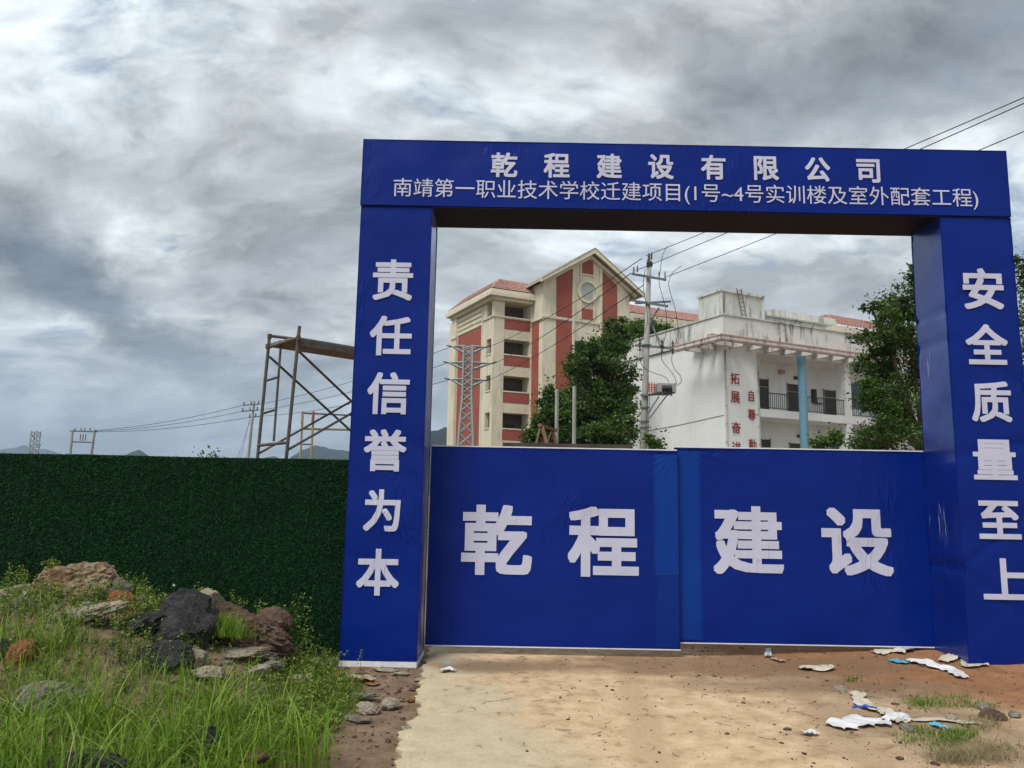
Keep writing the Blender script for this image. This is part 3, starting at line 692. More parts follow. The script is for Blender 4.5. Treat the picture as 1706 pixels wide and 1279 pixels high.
def tiled(name, parent, corners, mat='tile_red', rows=10, cols=24):
    """tiled slope: four corners (bottom-left, bottom-right, top-right, top-left) in world space; courses step, barrels rise"""
    a, b, c_, d = [np.array(q, float) for q in corners]; nrm = np.cross(b - a, d - a); nrm /= np.linalg.norm(nrm)
    if nrm[2] < 0: nrm = -nrm
    V = []; Fq = []; nu = cols * 4
    for r in range(rows):
        for e in (0, 1):
            t = (r + e) / rows; lift = .07 if e == 0 else .0
            for i in range(nu + 1):
                s_ = i / nu; p = (a + (b - a) * s_) * (1 - t) + (d + (c_ - d) * s_) * t
                V.append(p + nrm * (lift + .05 * abs(math.sin(math.pi * s_ * cols)) + .01))
        q = 2 * r * (nu + 1)
        for i in range(nu): Fq.append((q + i, q + i + 1, q + nu + 2 + i, q + nu + 1 + i))
        if r:
            for i in range(nu): Fq.append((q - nu - 1 + i, q - nu + i, q + i + 1, q + i))
    o = raw_mesh(name, np.array(V), Fq, mat, parent); return o
W_ = lambda a, b, z, fr=RF: tuple(fr[0] + fr[1] * a + fr[2] * b + np.array([0, 0, z]))
tiled('tile_slope', rb, [W_(-.5, -.5, 20.74), W_(4.1, -.5, 20.74), W_(4.1, .9, 22.05), W_(.9, .9, 22.05)], cols=22, rows=6)
tiled('tile_slope', rb, [W_(-.5, 10.4, 20.74), W_(-.5, -.5, 20.74), W_(.9, .9, 22.05), W_(.9, 9.3, 22.05)], cols=40, rows=6)
mb = MB(RF); mb.box(.85, 4.0, .85, 9.3, 21.9, 22.13); mb.build('roof_cap', 'roof_fascia', rb)
mb = MB(RF); mb.tube([(-.5, -.5, 20.8), (.9, .9, 22.12)], .09, 6); mb.build('hip_ridge', 'tile_red', rb)
# gable block
gb = -2.2; ga0, ga1, gap, gz0, gz1 = 4.0, 13.7, 9.1, 21.55, 24.95
sl_ = (gz1 - gz0) / (gap - ga0)
def zr(a): return gz1 - abs(a - gap) * (gz1 - gz0) / ((gap - ga0) if a < gap else (ga1 - gap))
mb = MB(RF); mb.prism_b([(ga0, 0), (ga1, 0), (ga1, gz0), (gap, gz1), (ga0, gz0)], gb, 12); mb.build('gable_wall', 'cream_render', rb)
def redp(a0, a1, z0, z1=None, zz0=None):
    poly = [(a0, z0), (a1, z0), (a1, z1 if z1 else zr(a1) - .35), (a0, z1 if z1 else zr(a0) - .35)]
    return MB(RF).prism_b(poly, gb - .05, gb - .001).build('red_panel', 'red_render', rb)
redp(5.42, 7.1, 0, 18.05); redp(5.42, 7.1, 18.42); redp(10.48, 12.22, 0, 18.05); redp(10.48, 12.22, 18.42)
MB(RF).prism_b([(8.24, 22.98), (9.42, 22.98), (9.42, 24.25), (8.85, 24.55), (8.24, 24.25)], gb - .05, gb - .001).build('red_panel', 'red_render', rb)
redp(8.15, 9.42, 18.5, 19.55)
MB(RF).box(3.93, 3.999, -1.5, -.2, 0, 17.9).build('red_panel', 'red_render', rb)
mb = MB(RF)
for a0, a1 in ((7.12, 7.36), (10.2, 10.44)): mb.prism_b([(a0, 0), (a1, 0), (a1, zr(a1) - .1), (a0, zr(a0) - .1)], gb - .16, gb - .001)
mb.box(7.98, 8.16, gb - .1, gb - .001, 18.42, 24.1); mb.box(9.46, 9.62, gb - .1, gb - .001, 18.42, 24.2)
mb.box(8.17, 9.45, gb - .14, gb - .001, 22.82, 22.95)
mb.box(3.9, 7.11, gb - .12, gb - .001, 18.14, 18.34); mb.box(7.37, 10.19, gb - .12, gb - .001, 18.14, 18.34); mb.box(10.45, 13.8, gb - .12, gb - .001, 18.14, 18.34)
mb.box(3.85, 3.999, gb - .1, -.1, 18.0, 18.2)
mb.build('pilaster_trim', 'cream_render', rb)
# round window
def ring(mb, a, z, r0_, r1_, b0, b1, n=36):
    for k in range(n):
        t0, t1 = 2 * math.pi * k / n, 2 * math.pi * (k + 1) / n
        q = [(a + r_ * math.cos(t), z + r_ * math.sin(t)) for r_, t in ((r0_, t0), (r1_, t0), (r1_, t1), (r0_, t1))]
        mb.prism_b(q, b0, b1)
mb = MB(RF); ring(mb, 8.8, 21.2, .92, 1.13, gb - .2, gb - .002); o = mb.build('round_window', 'cream_render', rb)
mb = MB(RF); mb.prism_b([(8.8 + .93 * math.cos(2 * math.pi * k / 36), 21.2 + .93 * math.sin(2 * math.pi * k / 36)) for k in range(36)], gb - .06, gb - .003); mb.build('pane', 'glass_green', o)
# tall windows under the gable
m, t, b = principled('window_blue', .12, .7); b.inputs['Base Color'].default_value = (.03, .05, .08, 1)
for zt in (16.3, 12.8, 9.3, 5.9):
    o = MB(RF).box(7.42, 10.14, gb - .03, gb - .002, zt - 2.1, zt).build('window', 'window_blue', rb)
    mb = MB(RF)
    for a in (7.45, 8.1, 8.78, 9.46, 10.08): mb.box(a - .03, a + .03, gb - .07, gb - .031, zt - 2.1, zt)
    mb.box(7.42, 10.14, gb - .09, gb - .071, zt - .75, zt - .69); mb.build('frame', 'dark_metal', o)
# gable roof slabs with overhang, cream barge boards and tiles
def zro(a, o=0): return 25.35 - abs(a - gap) * .655 + o
for s_ in (-1, 1):
    ae = gap + s_ * 5.75
    poly = [(gap, zro(gap)), (ae, zro(ae)), (ae, zro(ae) - .22), (gap, zro(gap) - .3)]
    MB(RF).prism_b(poly, gb - .8, 12.5).build('roof_slab', 'roof_fascia', rb)
    poly = [(gap, zro(gap) + .03), (ae + s_ * .05, zro(ae)), (ae + s_ * .05, zro(ae) - .36), (gap, zro(gap) - .48)]
    MB(RF).prism_b(poly, gb - .95, gb - .801).build('barge_board', 'cream_render', rb)
    ai = gap + s_ * 5.2
    poly = [(gap, zro(gap) - .49), (ai, zro(ai) - .36), (ai, zro(ai) - .66), (gap, zro(gap) - .86)]
    MB(RF).prism_b(poly, gb - .35, gb - .01).build('barge_board', 'cream_render', rb)
    MB(RF).prism_b([(gap, zro(gap) + .06), (ae, zro(ae) + .04), (ae, zro(ae) + .002), (gap, zro(gap) + .002)], gb - 1.0, 12.5).build('roof_sheet', 'concrete_post', rb)
# right wing with open corridors
mb = MB(RF); mb.box(13.72, 48, 4.6, 12, 0, 20.2)
for k in range(6):
    zf = 20.0 - S * k; mb.box(13.72, 48, 2.6, 4.59, zf - .25, zf)
    if k: mb.box(13.72, 48, 2.6, 2.75, zf + .001, zf + 1.05)
for a in np.arange(17.6, 48, 4.4): mb.box(a, a + .5, 2.62, 3.1, 0, 19.74)
mb.build('wing_wall', 'cream_render', rb)
MB(RF).box(13.72, 48, 2.2, 4.8, 20.22, 21.1).build('cornice', 'cream_render', rb)
tiled('tile_slope', rb, [W_(13.75, 2.3, 21.12), W_(48, 2.3, 21.12), W_(48, 4.8, 22.75), W_(13.75, 4.8, 22.75)], cols=110, rows=7)
MB(RF).box(13.75, 48, 4.8, 12, 20.3, 22.7).build('roof_cap', 'roof_fascia', rb)

# ------------------------------------------------------------------ white building
WO = np.array([11.73, 42.0, 0]); WF = (WO, U_, V_)
wb = thing('white_building', 'white three-storey classroom block with stained parapet, balconies and red wall characters', 'building', WO)
mb = MB(WF)
mb.box(0, 2.5, 0, 2.0, 0, 10.6); mb.box(0, 24, 2.0, 9.4, 0, 10.6)
mb.build('wall', 'white_render', wb)
mb = MB(WF)
mb.box(-.12, 24, -.12, 9.5, 10.65, 11.86)
mb.build('parapet', 'stained_parapet', wb)
mb = MB(WF); mb.box(-.18, 24.05, -.18, .1, 11.87, 11.95); mb.box(-.18, .1, .101, 9.55, 11.87, 11.95); mb.build('parapet_coping', 'tank_render', wb)
for zf in (6.35, 2.95):
    MB(WF).box(2.51, 24, 0.02, 1.99, zf, zf + .45).build('balcony_slab', 'white_render', wb)
MB(WF).box(2.51, 24, .1, 1.99, 10.02, 10.6).build('ceiling_slab', 'white_render', wb)
for a in (9.48, 16.4, 23.3):
    MB(WF).box(a, a + .47, .03, .75, 0, 6.34).build('column', 'white_render', wb)
    MB(WF).box(a, a + .47, .03, .75, 6.81, 10.01).build('column', 'white_render', wb)
mb = MB(WF); mb.tube([(4.86, -.95, 0), (4.86, -.95, 9.86)], .235, 20); mb.build('blue_column', 'blue_paint', wb, smooth=False)
# cornice frame of the canopy with pink bands, carried on ribs
mb = MB(WF)
mb.box(-1.5, 14, -1.5, -1.3, 10.05, 10.42); mb.box(-1.5, -1.3, -1.299, 2.4, 10.05, 10.42)
mb.build('canopy_edge', 'stained_parapet', wb)
mb = MB(WF)
for z0, z1 in ((10.10, 10.17), (10.33, 10.40)):
    mb.box(-1.53, 14, -1.53, -1.501, z0, z1); mb.box(-1.53, -1.501, -1.5, 2.4, z0, z1)
mb.build('pink_band', 'pink_band', wb)
mb = MB(WF); mb.box(-1.29, 14, -.5, -.13, 10.46, 10.62); mb.box(-.5, -.13, -.129, 2.4, 10.46, 10.62); mb.build('drip_ledge', 'pink_band', wb)
for a in np.arange(.35, 14, 1.28):
    MB(WF).box(a, a + .16, -1.29, -.005, 10.0, 10.28).build('canopy_rib', 'stained_parapet', wb)
for b_ in (-.65, .55, 1.6):
    MB(WF).box(-1.29, -.005, b_, b_ + .16, 10.0, 10.28).build('canopy_rib', 'stained_parapet', wb)
# railing
for zf, a0, a1 in ((6.81, 2.55, 9.45), (6.81, 10.0, 16.35), (3.41, 2.55, 9.45), (3.41, 10, 16.35)):
    mb = MB(WF); mb.box(a0, a1, .12, .17, zf + .93, zf + .98); mb.box(a0, a1, .13, .16, zf + .08, zf + .12)
    for a in np.arange(a0, a1, .155): mb.box(a, a + .022, .135, .155, zf + .121, zf + .929)
    mb.build('railing', 'dark_metal', wb)
# doors and windows on the back wall (frame proud of the wall, leaf recessed in the frame)
def door(a0, a1, z0, z1, m_='door_brown'):
    o = MB(WF).box(a0, a1, 1.965, 1.998, z0, z1).build('door', m_, wb)
    mb = MB(WF)
    mb.box(a0 - .06, a0 - .001, 1.93, 1.998, z0, z1 + .06); mb.box(a1 + .001, a1 + .06, 1.93, 1.998, z0, z1 + .06); mb.box(a0, a1, 1.93, 1.964, z1 - .5, z1 - .44)
    mb.build('frame', 'grey_render', o)
door(4.45, 5.12, 6.81, 8.92); door(6.73, 7.82, 6.81, 8.8); door(9.82, 10.8, 6.81, 8.66); door(4.47, 5.14, 3.41, 5.27); door(6.75, 7.9, 3.41, 5.15)
def wwin(a0, a1, z0, z1, n=3):
    o = MB(WF).box(a0, a1, 1.97, 1.998, z0, z1).build('window', 'window_blue', wb)
    mb = MB(WF)
    for i in range(n + 1): a = a0 + (a1 - a0) * i / n; mb.box(a - .03, a + .03, 1.94, 1.969, z0, z1)
    mb.box(a0, a1, 1.92, 1.939, z0 + .3 * (z1 - z0), z0 + .3 * (z1 - z0) + .05); mb.build('frame', 'galvanised', o)
wwin(12.35, 14.6, 7.6, 9.3); wwin(10.3, 11.8, 4.3, 5.6); wwin(12.6, 15, 4.2, 5.7); wwin(17.5, 21, 7.6, 9.2)
for a, z in ((7.3, 9.2), (7.4, 5.6)): MB(WF).box(a, a + .32, 1.90, 1.998, z - .08, z + .1).build('room_plate', 'bronze', wb)
MB(WF).box(6.05, 6.4, 1.8, 1.998, 9.35, 9.6).build('wall_lamp', 'pink_band', wb)
mb = MB(WF); mb.box(8.72, 8.95, 1.75, 1.998, 7.75, 8.6); mb.box(8.95, 9.5, 1.8, 1.998, 7.7, 7.76); mb.build('meter_box', 'dark_metal', wb)
# downpipes at the text wall
for a in (.06, 2.44):
    mb = MB(WF); mb.tube([(a, -.05, 0), (a, -.05, 9.95)], .035, 6)
    for z in np.arange(.8, 9.8, 1.0): mb.box(a - .06, a + .06, -.09, -.002, z, z + .05)
    mb.build('downpipe', 'tank_render', wb)
mb = MB(WF); mb.tube([(-.02, 9.3, 5.8), (-.02, 4, 6.02), (-.02, .1, 6.28), (2.4, -.02, 6.45)], .012, 4); mb.build('cable', 'wire_black', wb)
wt = lambda a, z: W_(a, -.045, z, WF)
def wch(ch, ac, z0, z1, wd):
    glyph(ch, .012, (ac - wd / 2, ac + wd / 2, z0, z1), wt, wb, 'red_letter')
for ch, zc in zip('拓展奋进', (8.36, 7.32, 5.62, 4.52)): wch(ch, .72, zc - .32, zc + .32, .66)
for ch, zc in zip('自尊勤学', (7.47, 6.42, 4.73, 3.6)): wch(ch, 1.88, zc - .32, zc + .32, .56 if ch != '自' else .40)
flush_glyphs()
# rooftop tank house with rusty ladder, and low roof slab
mb = MB(WF); mb.box(1.2, 4.48, 1.5, 3.5, 11.5, 13.86); o = mb.build('tank_house', 'tank_render', wb)
mb = MB(WF)
mb.box(1.12, 4.56, 1.42, 1.499, 13.8, 13.92); mb.box(1.12, 1.199, 1.5, 3.58, 13.8, 13.92)
for a in (1.17, 4.4): mb.box(a, a + .12, 1.46, 1.498, 12.0, 13.79)
mb.build('edge_trim', 'stained_parapet', o)
mb = MB(WF)
for a in (2.3, 2.65): mb.tube([(a + .35, 1.25, 11.9), (a, 1.38, 14.1)], .025, 5)
for i in range(9): t = i / 8.5; mb.tube([(2.65 - .35 * t, 1.25 + .13 * t, 12 + 2.1 * t), (3.0 - .35 * t, 1.25 + .13 * t, 12 + 2.1 * t)], .018, 5)
mb.build('ladder', 'rust_joint', o)
mb = MB(WF); mb.box(5.0, 11.6, 3.2, 6, 11.6, 13.2); o = mb.build('stair_house', 'tank_render', wb)
MB(WF).prism_b([(4.4, 13.0), (6.5, 13.25), (12.1, 13.25), (12.1, 13.66), (6.6, 13.66), (4.4, 13.12)], 2.8, 6.2).build('roof_slab', 'stained_parapet', o)
mb = MB(WF)
for a in (12.6, 13.1): mb.tube([(a, 5, 11.9), (a, 5, 14.1)], .02, 5)
mb.tube([(12.3, 5, 14.0), (13.4, 5, 14.0)], .015, 5); mb.tube([(12.3, 5, 13.6), (13.4, 5, 13.6)], .015, 5); mb.build('roof_aerial', 'galvanised', wb)

# building with a red hipped roof behind the tree
FO = P(1385, 560, 62); FO = np.array([FO[0], FO[1], 0]); FFr = (FO, U_, V_)
fb = thing('distant_building', 'cream building with red hipped roof, partly hidden behind the right tree', 'building', FO)
zt = P(1440, 545, 64)[2]
MB(FFr).box(-8, 10, 0, 9, 0, zt - .9).build('wall', 'cream_render', fb)
MB(FFr).box(-8.4, 10.4, -.4, 9.4, zt - .89, zt - .4).build('cornice', 'cream_render', fb)
tiled('tile_slope', fb, [W_(.5, -.4, zt - .38, FFr), W_(10.4, -.4, zt - .38, FFr), W_(8.5, 3.5, zt + 1.7, FFr), W_(3.5, 3.5, zt + 1.7, FFr)], cols=26, rows=9)
tiled('tile_slope', fb, [W_(.5, 9, zt - .38, FFr), W_(.5, -.4, zt - .38, FFr), W_(3.5, 3.5, zt + 1.7, FFr), W_(3.5, 6, zt + 1.7, FFr)], cols=20, rows=9)
mb = MB(FFr)
for a in np.arange(-6, 9, 3): mb.box(a, a + 1.6, -.04, -.002, zt - 3.4, zt - 1.8)
mb.build('window', 'window_blue', fb)

# ------------------------------------------------------------------ trees
tree('broadleaf_tree', 'large dark green tree between the red school and the white block', 'tree', (P(1000, 740, 44)[0], 44, 0),
     [pb(1010, 640, 44, 45, 48), pb(975, 605, 43, 34, 38), pb(1015, 590, 45, 32, 38), pb(1030, 555, 46, 26, 24), pb(960, 690, 42.5, 42, 45), pb(1020, 705, 43, 42, 48), pb(985, 735, 42, 60, 40), pb(1035, 660, 44, 24, 40)],
     44000, .20, 'tree_leaf', .28, 3.2)
tree('broadleaf_tree', 'lower bushy tree left of the big tree, in front of the red school', 'tree', (P(915, 740, 40)[0], 40, 0),
     [pb(925, 690, 40, 26, 40), pb(905, 710, 40, 20, 32), pb(890, 735, 39.5, 24, 22), pb(940, 735, 40, 34, 30), pb(915, 665, 40.5, 16, 22)],
     20000, .18, 'tree_leaf', .2, 2.6)
tree('broadleaf_tree', 'bright green treetop rising behind the corner of the white block', 'tree', (P(1070, 600, 56)[0], 56, 0),
     [pb(1055, 555, 56, 22, 20), pb(1080, 550, 56, 26, 16), pb(1105, 552, 56, 16, 12), pb(1070, 580, 56, 30, 25)],
     13000, .21, 'tree_leaf_bright', .22, 7)
tree('broadleaf_tree', 'dense dark tree filling the gap beside the right blue pillar', 'tree', (P(1540, 740, 22)[0], 22, 0),
     [pb(1510, 505, 22, 40, 48), pb(1480, 555, 21.5, 42, 36), pb(1465, 610, 22, 36, 34), pb(1490, 680, 21.5, 56, 55), pb(1540, 600, 22.5, 60, 70), pb(1475, 735, 21, 52, 45), pb(1450, 655, 21.5, 26, 30),
      pb(1560, 520, 22, 50, 55), pb(1452, 512, 22, 20, 10), pb(1440, 560, 22, 22, 12), pb(1530, 460, 22, 22, 22), pb(1600, 700, 22, 60, 70)],
     52000, .095, 'tree_leaf', .2, 3.0, clump=.27)
tree('broadleaf_tree', 'tree rising behind the outer edge of the right blue pillar', 'tree', (P(1745, 740, 20)[0], 20, 0),
     [pb(1735, 440, 20, 42, 55), pb(1730, 540, 20, 50, 60), pb(1760, 640, 20, 70, 70), pb(1700, 640, 20, 46, 50), pb(1760, 480, 20, 60, 70), pb(1720, 740, 20, 50, 50)],
     26000, .09, 'tree_leaf', .2, 3.0, clump=.27)
tree('small_tree', 'thin young tree in front of the lower balcony', 'tree', (P(1380, 750, 30)[0], 30, 0),
     [pb(1378, 735, 30, 22, 14), pb(1392, 728, 30, 14, 12), pb(1362, 740, 30, 14, 12)], 1100, .16, 'tree_leaf_bright', .06, 3.2)
tree('shrub', 'small bright shrub at the foot of the power pole', 'shrub', (P(1090, 740, 27)[0], 27, 0),
     [pb(1090, 742, 27, 13, 14), pb(1084, 732, 27, 9, 9)], 900, .13, 'tree_leaf_bright', .05, 2.6)
tree('shrub', 'low dark tree line top showing over the green fence', 'shrub', (P(345, 770, 120)[0], 120, 0),
     [pb(335, 770, 120, 8, 4), pb(350, 769, 120, 10, 6), pb(362, 772, 120, 6, 3)], 1500, .6, 'tree_leaf', .2, 4)

# ------------------------------------------------------------------ power lines
def insul(mb, p, h=.32, r=.06):
    x, y, z = p
    for k in range(4): mb.tube([(x, y, z + h * k / 4), (x, y, z + h * (k + .45) / 4)], r * (1 if k % 2 == 0 else .8), 7, r * .45)
    mb.tube([(x, y, z), (x, y, z + h)], r * .35, 5)
YP = 33.0
pt = P(1082, 424, YP); pbm = P(1072, 745, YP)
pX, pXb = pt[0], pbm[0]; slope = (pt[0] - pbm[0]) / (pt[2] - pbm[2]); X0p = pbm[0] - slope * pbm[2]
pole = thing('power_pole', 'tall concrete power pole with breaker unit and cross arms beside the white block', 'power pole', (X0p, YP, 0))
pc = lambda z: X0p + slope * z
mb = MB(); mb.tube([(X0p, YP, 0), (pc(6), YP, 6), (pX, YP, pt[2])], .19, 16, .095); mb.build('mast', 'concrete_post', pole, smooth=True)
def arm(x0, y0, x1, y1, dY, w_=.09, name='cross_arm'):
    a = P(x0, y0, YP - .2 + dY); b = P(x1, y1, YP - .2 - dY); mb = MB(); beam(mb, a, b, w_, w_ * 1.1); return mb.build(name, 'galvanised', pole), a, b
_, a1, b1 = arm(1053, 456, 1109, 466, .6)
_, a2, b2 = arm(1052, 500, 1112, 510, .7); beam(m_ := MB(), P(1058, 505, YP + .3), P(1118, 502, YP - .3), .07, .08); m_.build('cross_arm', 'galvanised', pole)
_, a3, b3 = arm(1058, 575, 1122, 580, .4)
for p0, q0 in (((1083, 540), (1104, 574)), ((1098, 512), (1082, 540)), ((1086, 536), (1100, 577))):
    mb = MB(); beam(mb, P(*p0, YP - .25), P(*q0, YP - .4), .05, .05); mb.build('strut', 'galvanised', pole)
mb = MB(); mb.box(pX - .12, pX + .12, YP - .12, YP + .12, pt[2] - .55, pt[2] - .35); mb.build('pole_cap_bracket', 'dark_metal', pole)
for (x, y) in ((1081, 432), (1086, 431), (1056, 455), (1062, 453), (1098, 463), (1108, 463), (1079, 444)):
    mb = MB(); p = P(x, y, YP - .1); insul(mb, p, .3, .05); mb.build('insulator', 'insulator', pole)
for (x, y) in ((1066, 575), (1103, 578), (1121, 580)):
    mb = MB(); p = P(x, y, YP - .5); insul(mb, (p[0], p[1], p[2] - .22), .55, .085); mb.build('cutout_fuse', 'insulator', pole)
# breaker unit on bracket
pq = P(1105, 647, YP - .35)
mb = MB(); mb.box(pq[0] - .30, pq[0] + .45, pq[1] - .22, pq[1] + .22, pq[2] - .17, pq[2] + .2); mb.box(pq[0] + .45, pq[0] + .5, pq[1] - .25, pq[1] + .25, pq[2] - .2, pq[2] + .22); br = mb.build('breaker_unit', 'tower_steel', pole)
mb = MB(); mb.tube([(pq[0] - .1, pq[1] - .26, pq[2] - .02), (pq[0] + .3, pq[1] - .26, pq[2] - .02)], .13, 8)
for k in range(3): mb.tube([(pq[0] - .05 + k * .17, pq[1] - .2, pq[2] - .15), (pq[0] - .05 + k * .17, pq[1] - .25, pq[2] - .33)], .05, 6)
mb.build('bushing', 'dark_metal', br)
mb = MB()
for k in range(3): insul(mb, (pq[0] - .62 + k * .12, pq[1] - .1 + k * .05, pq[2] - .18), .42, .075)
mb.build('surge_arrester', 'insulator_red', pole)
mb = MB(); pk = P(1070, 658, YP - .2); pk2 = P(1120, 656, YP - .4); beam(mb, pk, pk2, .07, .08); pk3 = P(1082, 697, YP - .2)
beam(mb, pk3, P(1112, 657, YP - .35), .05, .05); beam(mb, P(1080, 688, YP - .2), P(1098, 660, YP - .35), .05, .05); beam(mb, P(1068, 659, YP + .1), P(1112, 652, YP), .06, .06)
mb.build('bracket', 'galvanised', pole)
mb = MB()
for y in (658, 679, 702, 712, 575): q = P(1077, y, YP); MB().tube([(pc(q[2]), YP, q[2] - .03), (pc(q[2]), YP, q[2] + .03)], .205, 12).build('band', 'galvanised', pole)
def wire(name, label, pts, r=.014, group=None, s=0):
    mb = MB(); q = []
    if s: q = sag(pts[0], pts[1], s)
    else:
        P_ = [Vector(p) for p in pts]; P_ = [P_[0]] + P_ + [P_[-1]]
        for i in range(1, len(P_) - 2):
            for k in range(6):
                t = k / 6; a, b, c_, d = P_[i - 1:i + 3]
                q.append(.5 * ((2 * b) + (c_ - a) * t + (2 * a - 5 * b + 4 * c_ - d) * t * t + (3 * b - a - 3 * c_ + d) * t ** 3))
        q.append(P_[-2])
    mb.tube(q, r, 5); return mb
Yj = YP - .35
drops = [[(1075, 447), (1072, 470), (1073, 487), (1076, 505), (1079, 535), (1073, 555), (1067, 572)],
         [(1112, 410), (1104, 425), (1100, 450), (1098, 470), (1104, 495), (1109, 515), (1111, 545), (1107, 565), (1104, 576)],
         [(1135, 443), (1120, 455), (1114, 472), (1119, 495), (1126, 520), (1130, 550), (1126, 568), (1122, 578)],
         [(1066, 584), (1067, 603), (1075, 614), (1092, 622), (1108, 628), (1115, 637)],
         [(1102, 586), (1103, 600), (1115, 615), (1124, 628), (1127, 640)],
         [(1121, 586), (1119, 600), (1124, 614), (1134, 627), (1134, 637), (1126, 643)],
         [(1082, 655), (1081, 690), (1080, 720), (1079, 745)]]
for d in drops: wire('', '', [P(x, y, Yj) for x, y in d], .013).build('jumper_cable', 'wire_black', pole)
# lattice tower
tX = P(780.5, 575, 62)[0]
tw = thing('lattice_tower', 'grey steel lattice tower with three cross arms before the red school', 'power tower', (tX, 62, 0))
def lattice(root, cx, cy, ztop, w0, w1, zbend, n, arms, r=.062, mat='tower_steel'):
    def hw(z): return w1 if z > zbend else w0 + (w1 - w0) * z / zbend
    mb = MB(); cs = [(-1, -1), (1, -1), (1, 1), (-1, 1)]
    for sx, sy in cs: mb.tube([(cx + sx * hw(z), cy + sy * hw(z), z) for z in (0, zbend, ztop)], r * 1.5, 5)
    mb.build('leg_frame', mat, root); mb = MB(); z = 0; zs = [0]
    while z < ztop - .2: z += max(.5, hw(z) * 1.7); zs.append(min(z, ztop))
    for a, b in zip(zs[:-1], zs[1:]):
        for i in range(4):
            p, q = cs[i], cs[(i + 1) % 4]
            A_ = (cx + p[0] * hw(a), cy + p[1] * hw(a), a); B_ = (cx + q[0] * hw(b), cy + q[1] * hw(b), b)
            C_ = (cx + q[0] * hw(a), cy + q[1] * hw(a), a); D_ = (cx + p[0] * hw(b), cy + p[1] * hw(b), b)
            mb.tube([A_, B_], r * .8, 4); mb.tube([C_, D_], r * .8, 4)
    mb.build('bracing', mat, root)
    for (z, xl, xr, drop) in arms:
        for xe in (xl, xr):
            s_ = -1 if xe < cx else 1; mb = MB(); e = (xe, cy, z)
            for sy in (-1, 1):
                mb.tube([(cx + s_ * w1, cy + sy * w1, z + .02), e], r, 4); mb.tube([(cx + s_ * w1, cy + sy * w1, z - drop), e], r, 4)
            for t in (.35, .7):
                x = cx + s_ * w1 + (xe - cx - s_ * w1) * t; yy = w1 * (1 - t)
                mb.tube([(x, cy - yy, z + .02), (x, cy + yy, z + .02)], r * .7, 4); mb.tube([(x, cy - yy, z), (x, cy, z - drop * (1 - t))], r * .7, 4)
            mb.build('cross_arm', mat, root)
ar = []
for (yl, xl, xr) in ((577, 753, 808), (604, 747, 818), (632, 750, 808)):
    a, b = P(xl, yl, 62), P(xr, yl + 2, 62); ar.append((a, b))
lattice(tw, tX, 62, ar[0][0][2] + .05, .95, .36, 9.8, 0, [(a[2], a[0], b[0], .55) for a, b in ar])
for a, b in ar:
    for e, s_ in ((a, -1), (b, 1)):
        mb = MB(); mb.tube([(e[0], e[1], e[2]), (e[0] + s_ * .45, e[1] + .3 * (-s_), e[2] + .12)], .06, 6); mb.build('insulator', 'insulator', tw)
# distant pole with three wires on the left
p2 = P(420, 668, 88); pole2 = thing('power_pole', 'distant power pole seen left of the scaffold legs', 'power pole', (p2[0] - .2, 88, 0))
mb = MB(); mb.tube([(p2[0] - .2, 88, 0), (p2[0] + .25, 88, p2[2])], .2, 8, .13); mb.build('mast', 'concrete_post', pole2)
arms2 = []
for (x0, x1, y, dz) in ((405, 432, 673, 0), (403, 430, 683, 0), (415, 437, 693, 0)):
    a, b = P(x0, y + 2, 88.5), P(x1, y, 87.5); mb = MB(); beam(mb, a, b, .12, .12); mb.build('cross_arm', 'galvanised', pole2); arms2.append((a, b))
    for t in (.05, .5, .95): q = a + (b - a) * t; mb = MB(); insul(mb, (q[0], q[1], q[2] + .05), .35, .13); mb.build('insulator', 'insulator', pole2)
for (x0, x1, y) in ((416, 396, 750), (417, 402, 748)):
    mb = MB(); mb.tube([P(417, 697, 88), P(x1 - 4, y + 25, 86)], .02, 4); mb.build('guy_wire', 'wire_black', pole2)
# twin-pole transformer stand
hp = thing('transformer_stand', 'twin-pole transformer stand above the left end of the fence', 'power pole', (P(138, 765, 105)[0], 105, 0))
for x0, x1 in ((121, 116), (158, 151)):
    a, b = P(x0, 716, 105), P(x1, 766, 105); mb = MB(); mb.tube([(b[0] - (a[0] - b[0]) * b[2] / (a[2] - b[2]), 105, 0), tuple(a)], .22, 8, .15); mb.build('mast', 'concrete_post', hp)
for y, e in ((718, 4), (736, 0), (757, 0)):
    mb = MB(); beam(mb, P(121 - e, y, 105), P(157 + e, y + 1, 105), .15, .18); mb.build('cross_arm', 'galvanised', hp)
q = P(138, 730, 105); mb = MB()
for k in (-.35, 0, .35): insul(mb, (q[0] + k, 105, q[2] - .3), .9, .14)
mb.build('fuse_row', 'insulator', hp)
q = P(134, 762, 105); MB().box(q[0] - .8, q[0] + .8, 104.4, 105.6, q[2] - 1.2, q[2] + .4).build('transformer', 'galvanised', hp)
for x in (125, 135, 141, 150):
    mb = MB(); q = P(x, 717, 105); insul(mb, (q[0], 105, q[2]), .35, .12); mb.build('insulator', 'insulator', hp)
# far lattice tower
ft = P(60, 718, 235); tw2 = thing('lattice_tower', 'small distant lattice tower above the fence at far left', 'power tower', (ft[0], 235, 0))
lattice(tw2, ft[0], 235, ft[2], 2.4, .9, 12, 0, [(ft[2] - .5, ft[0] - 1.6, ft[0] + 1.6, 1.5), (ft[2] - 4, ft[0] - 1.9, ft[0] + 1.9, 1.2)], .09)
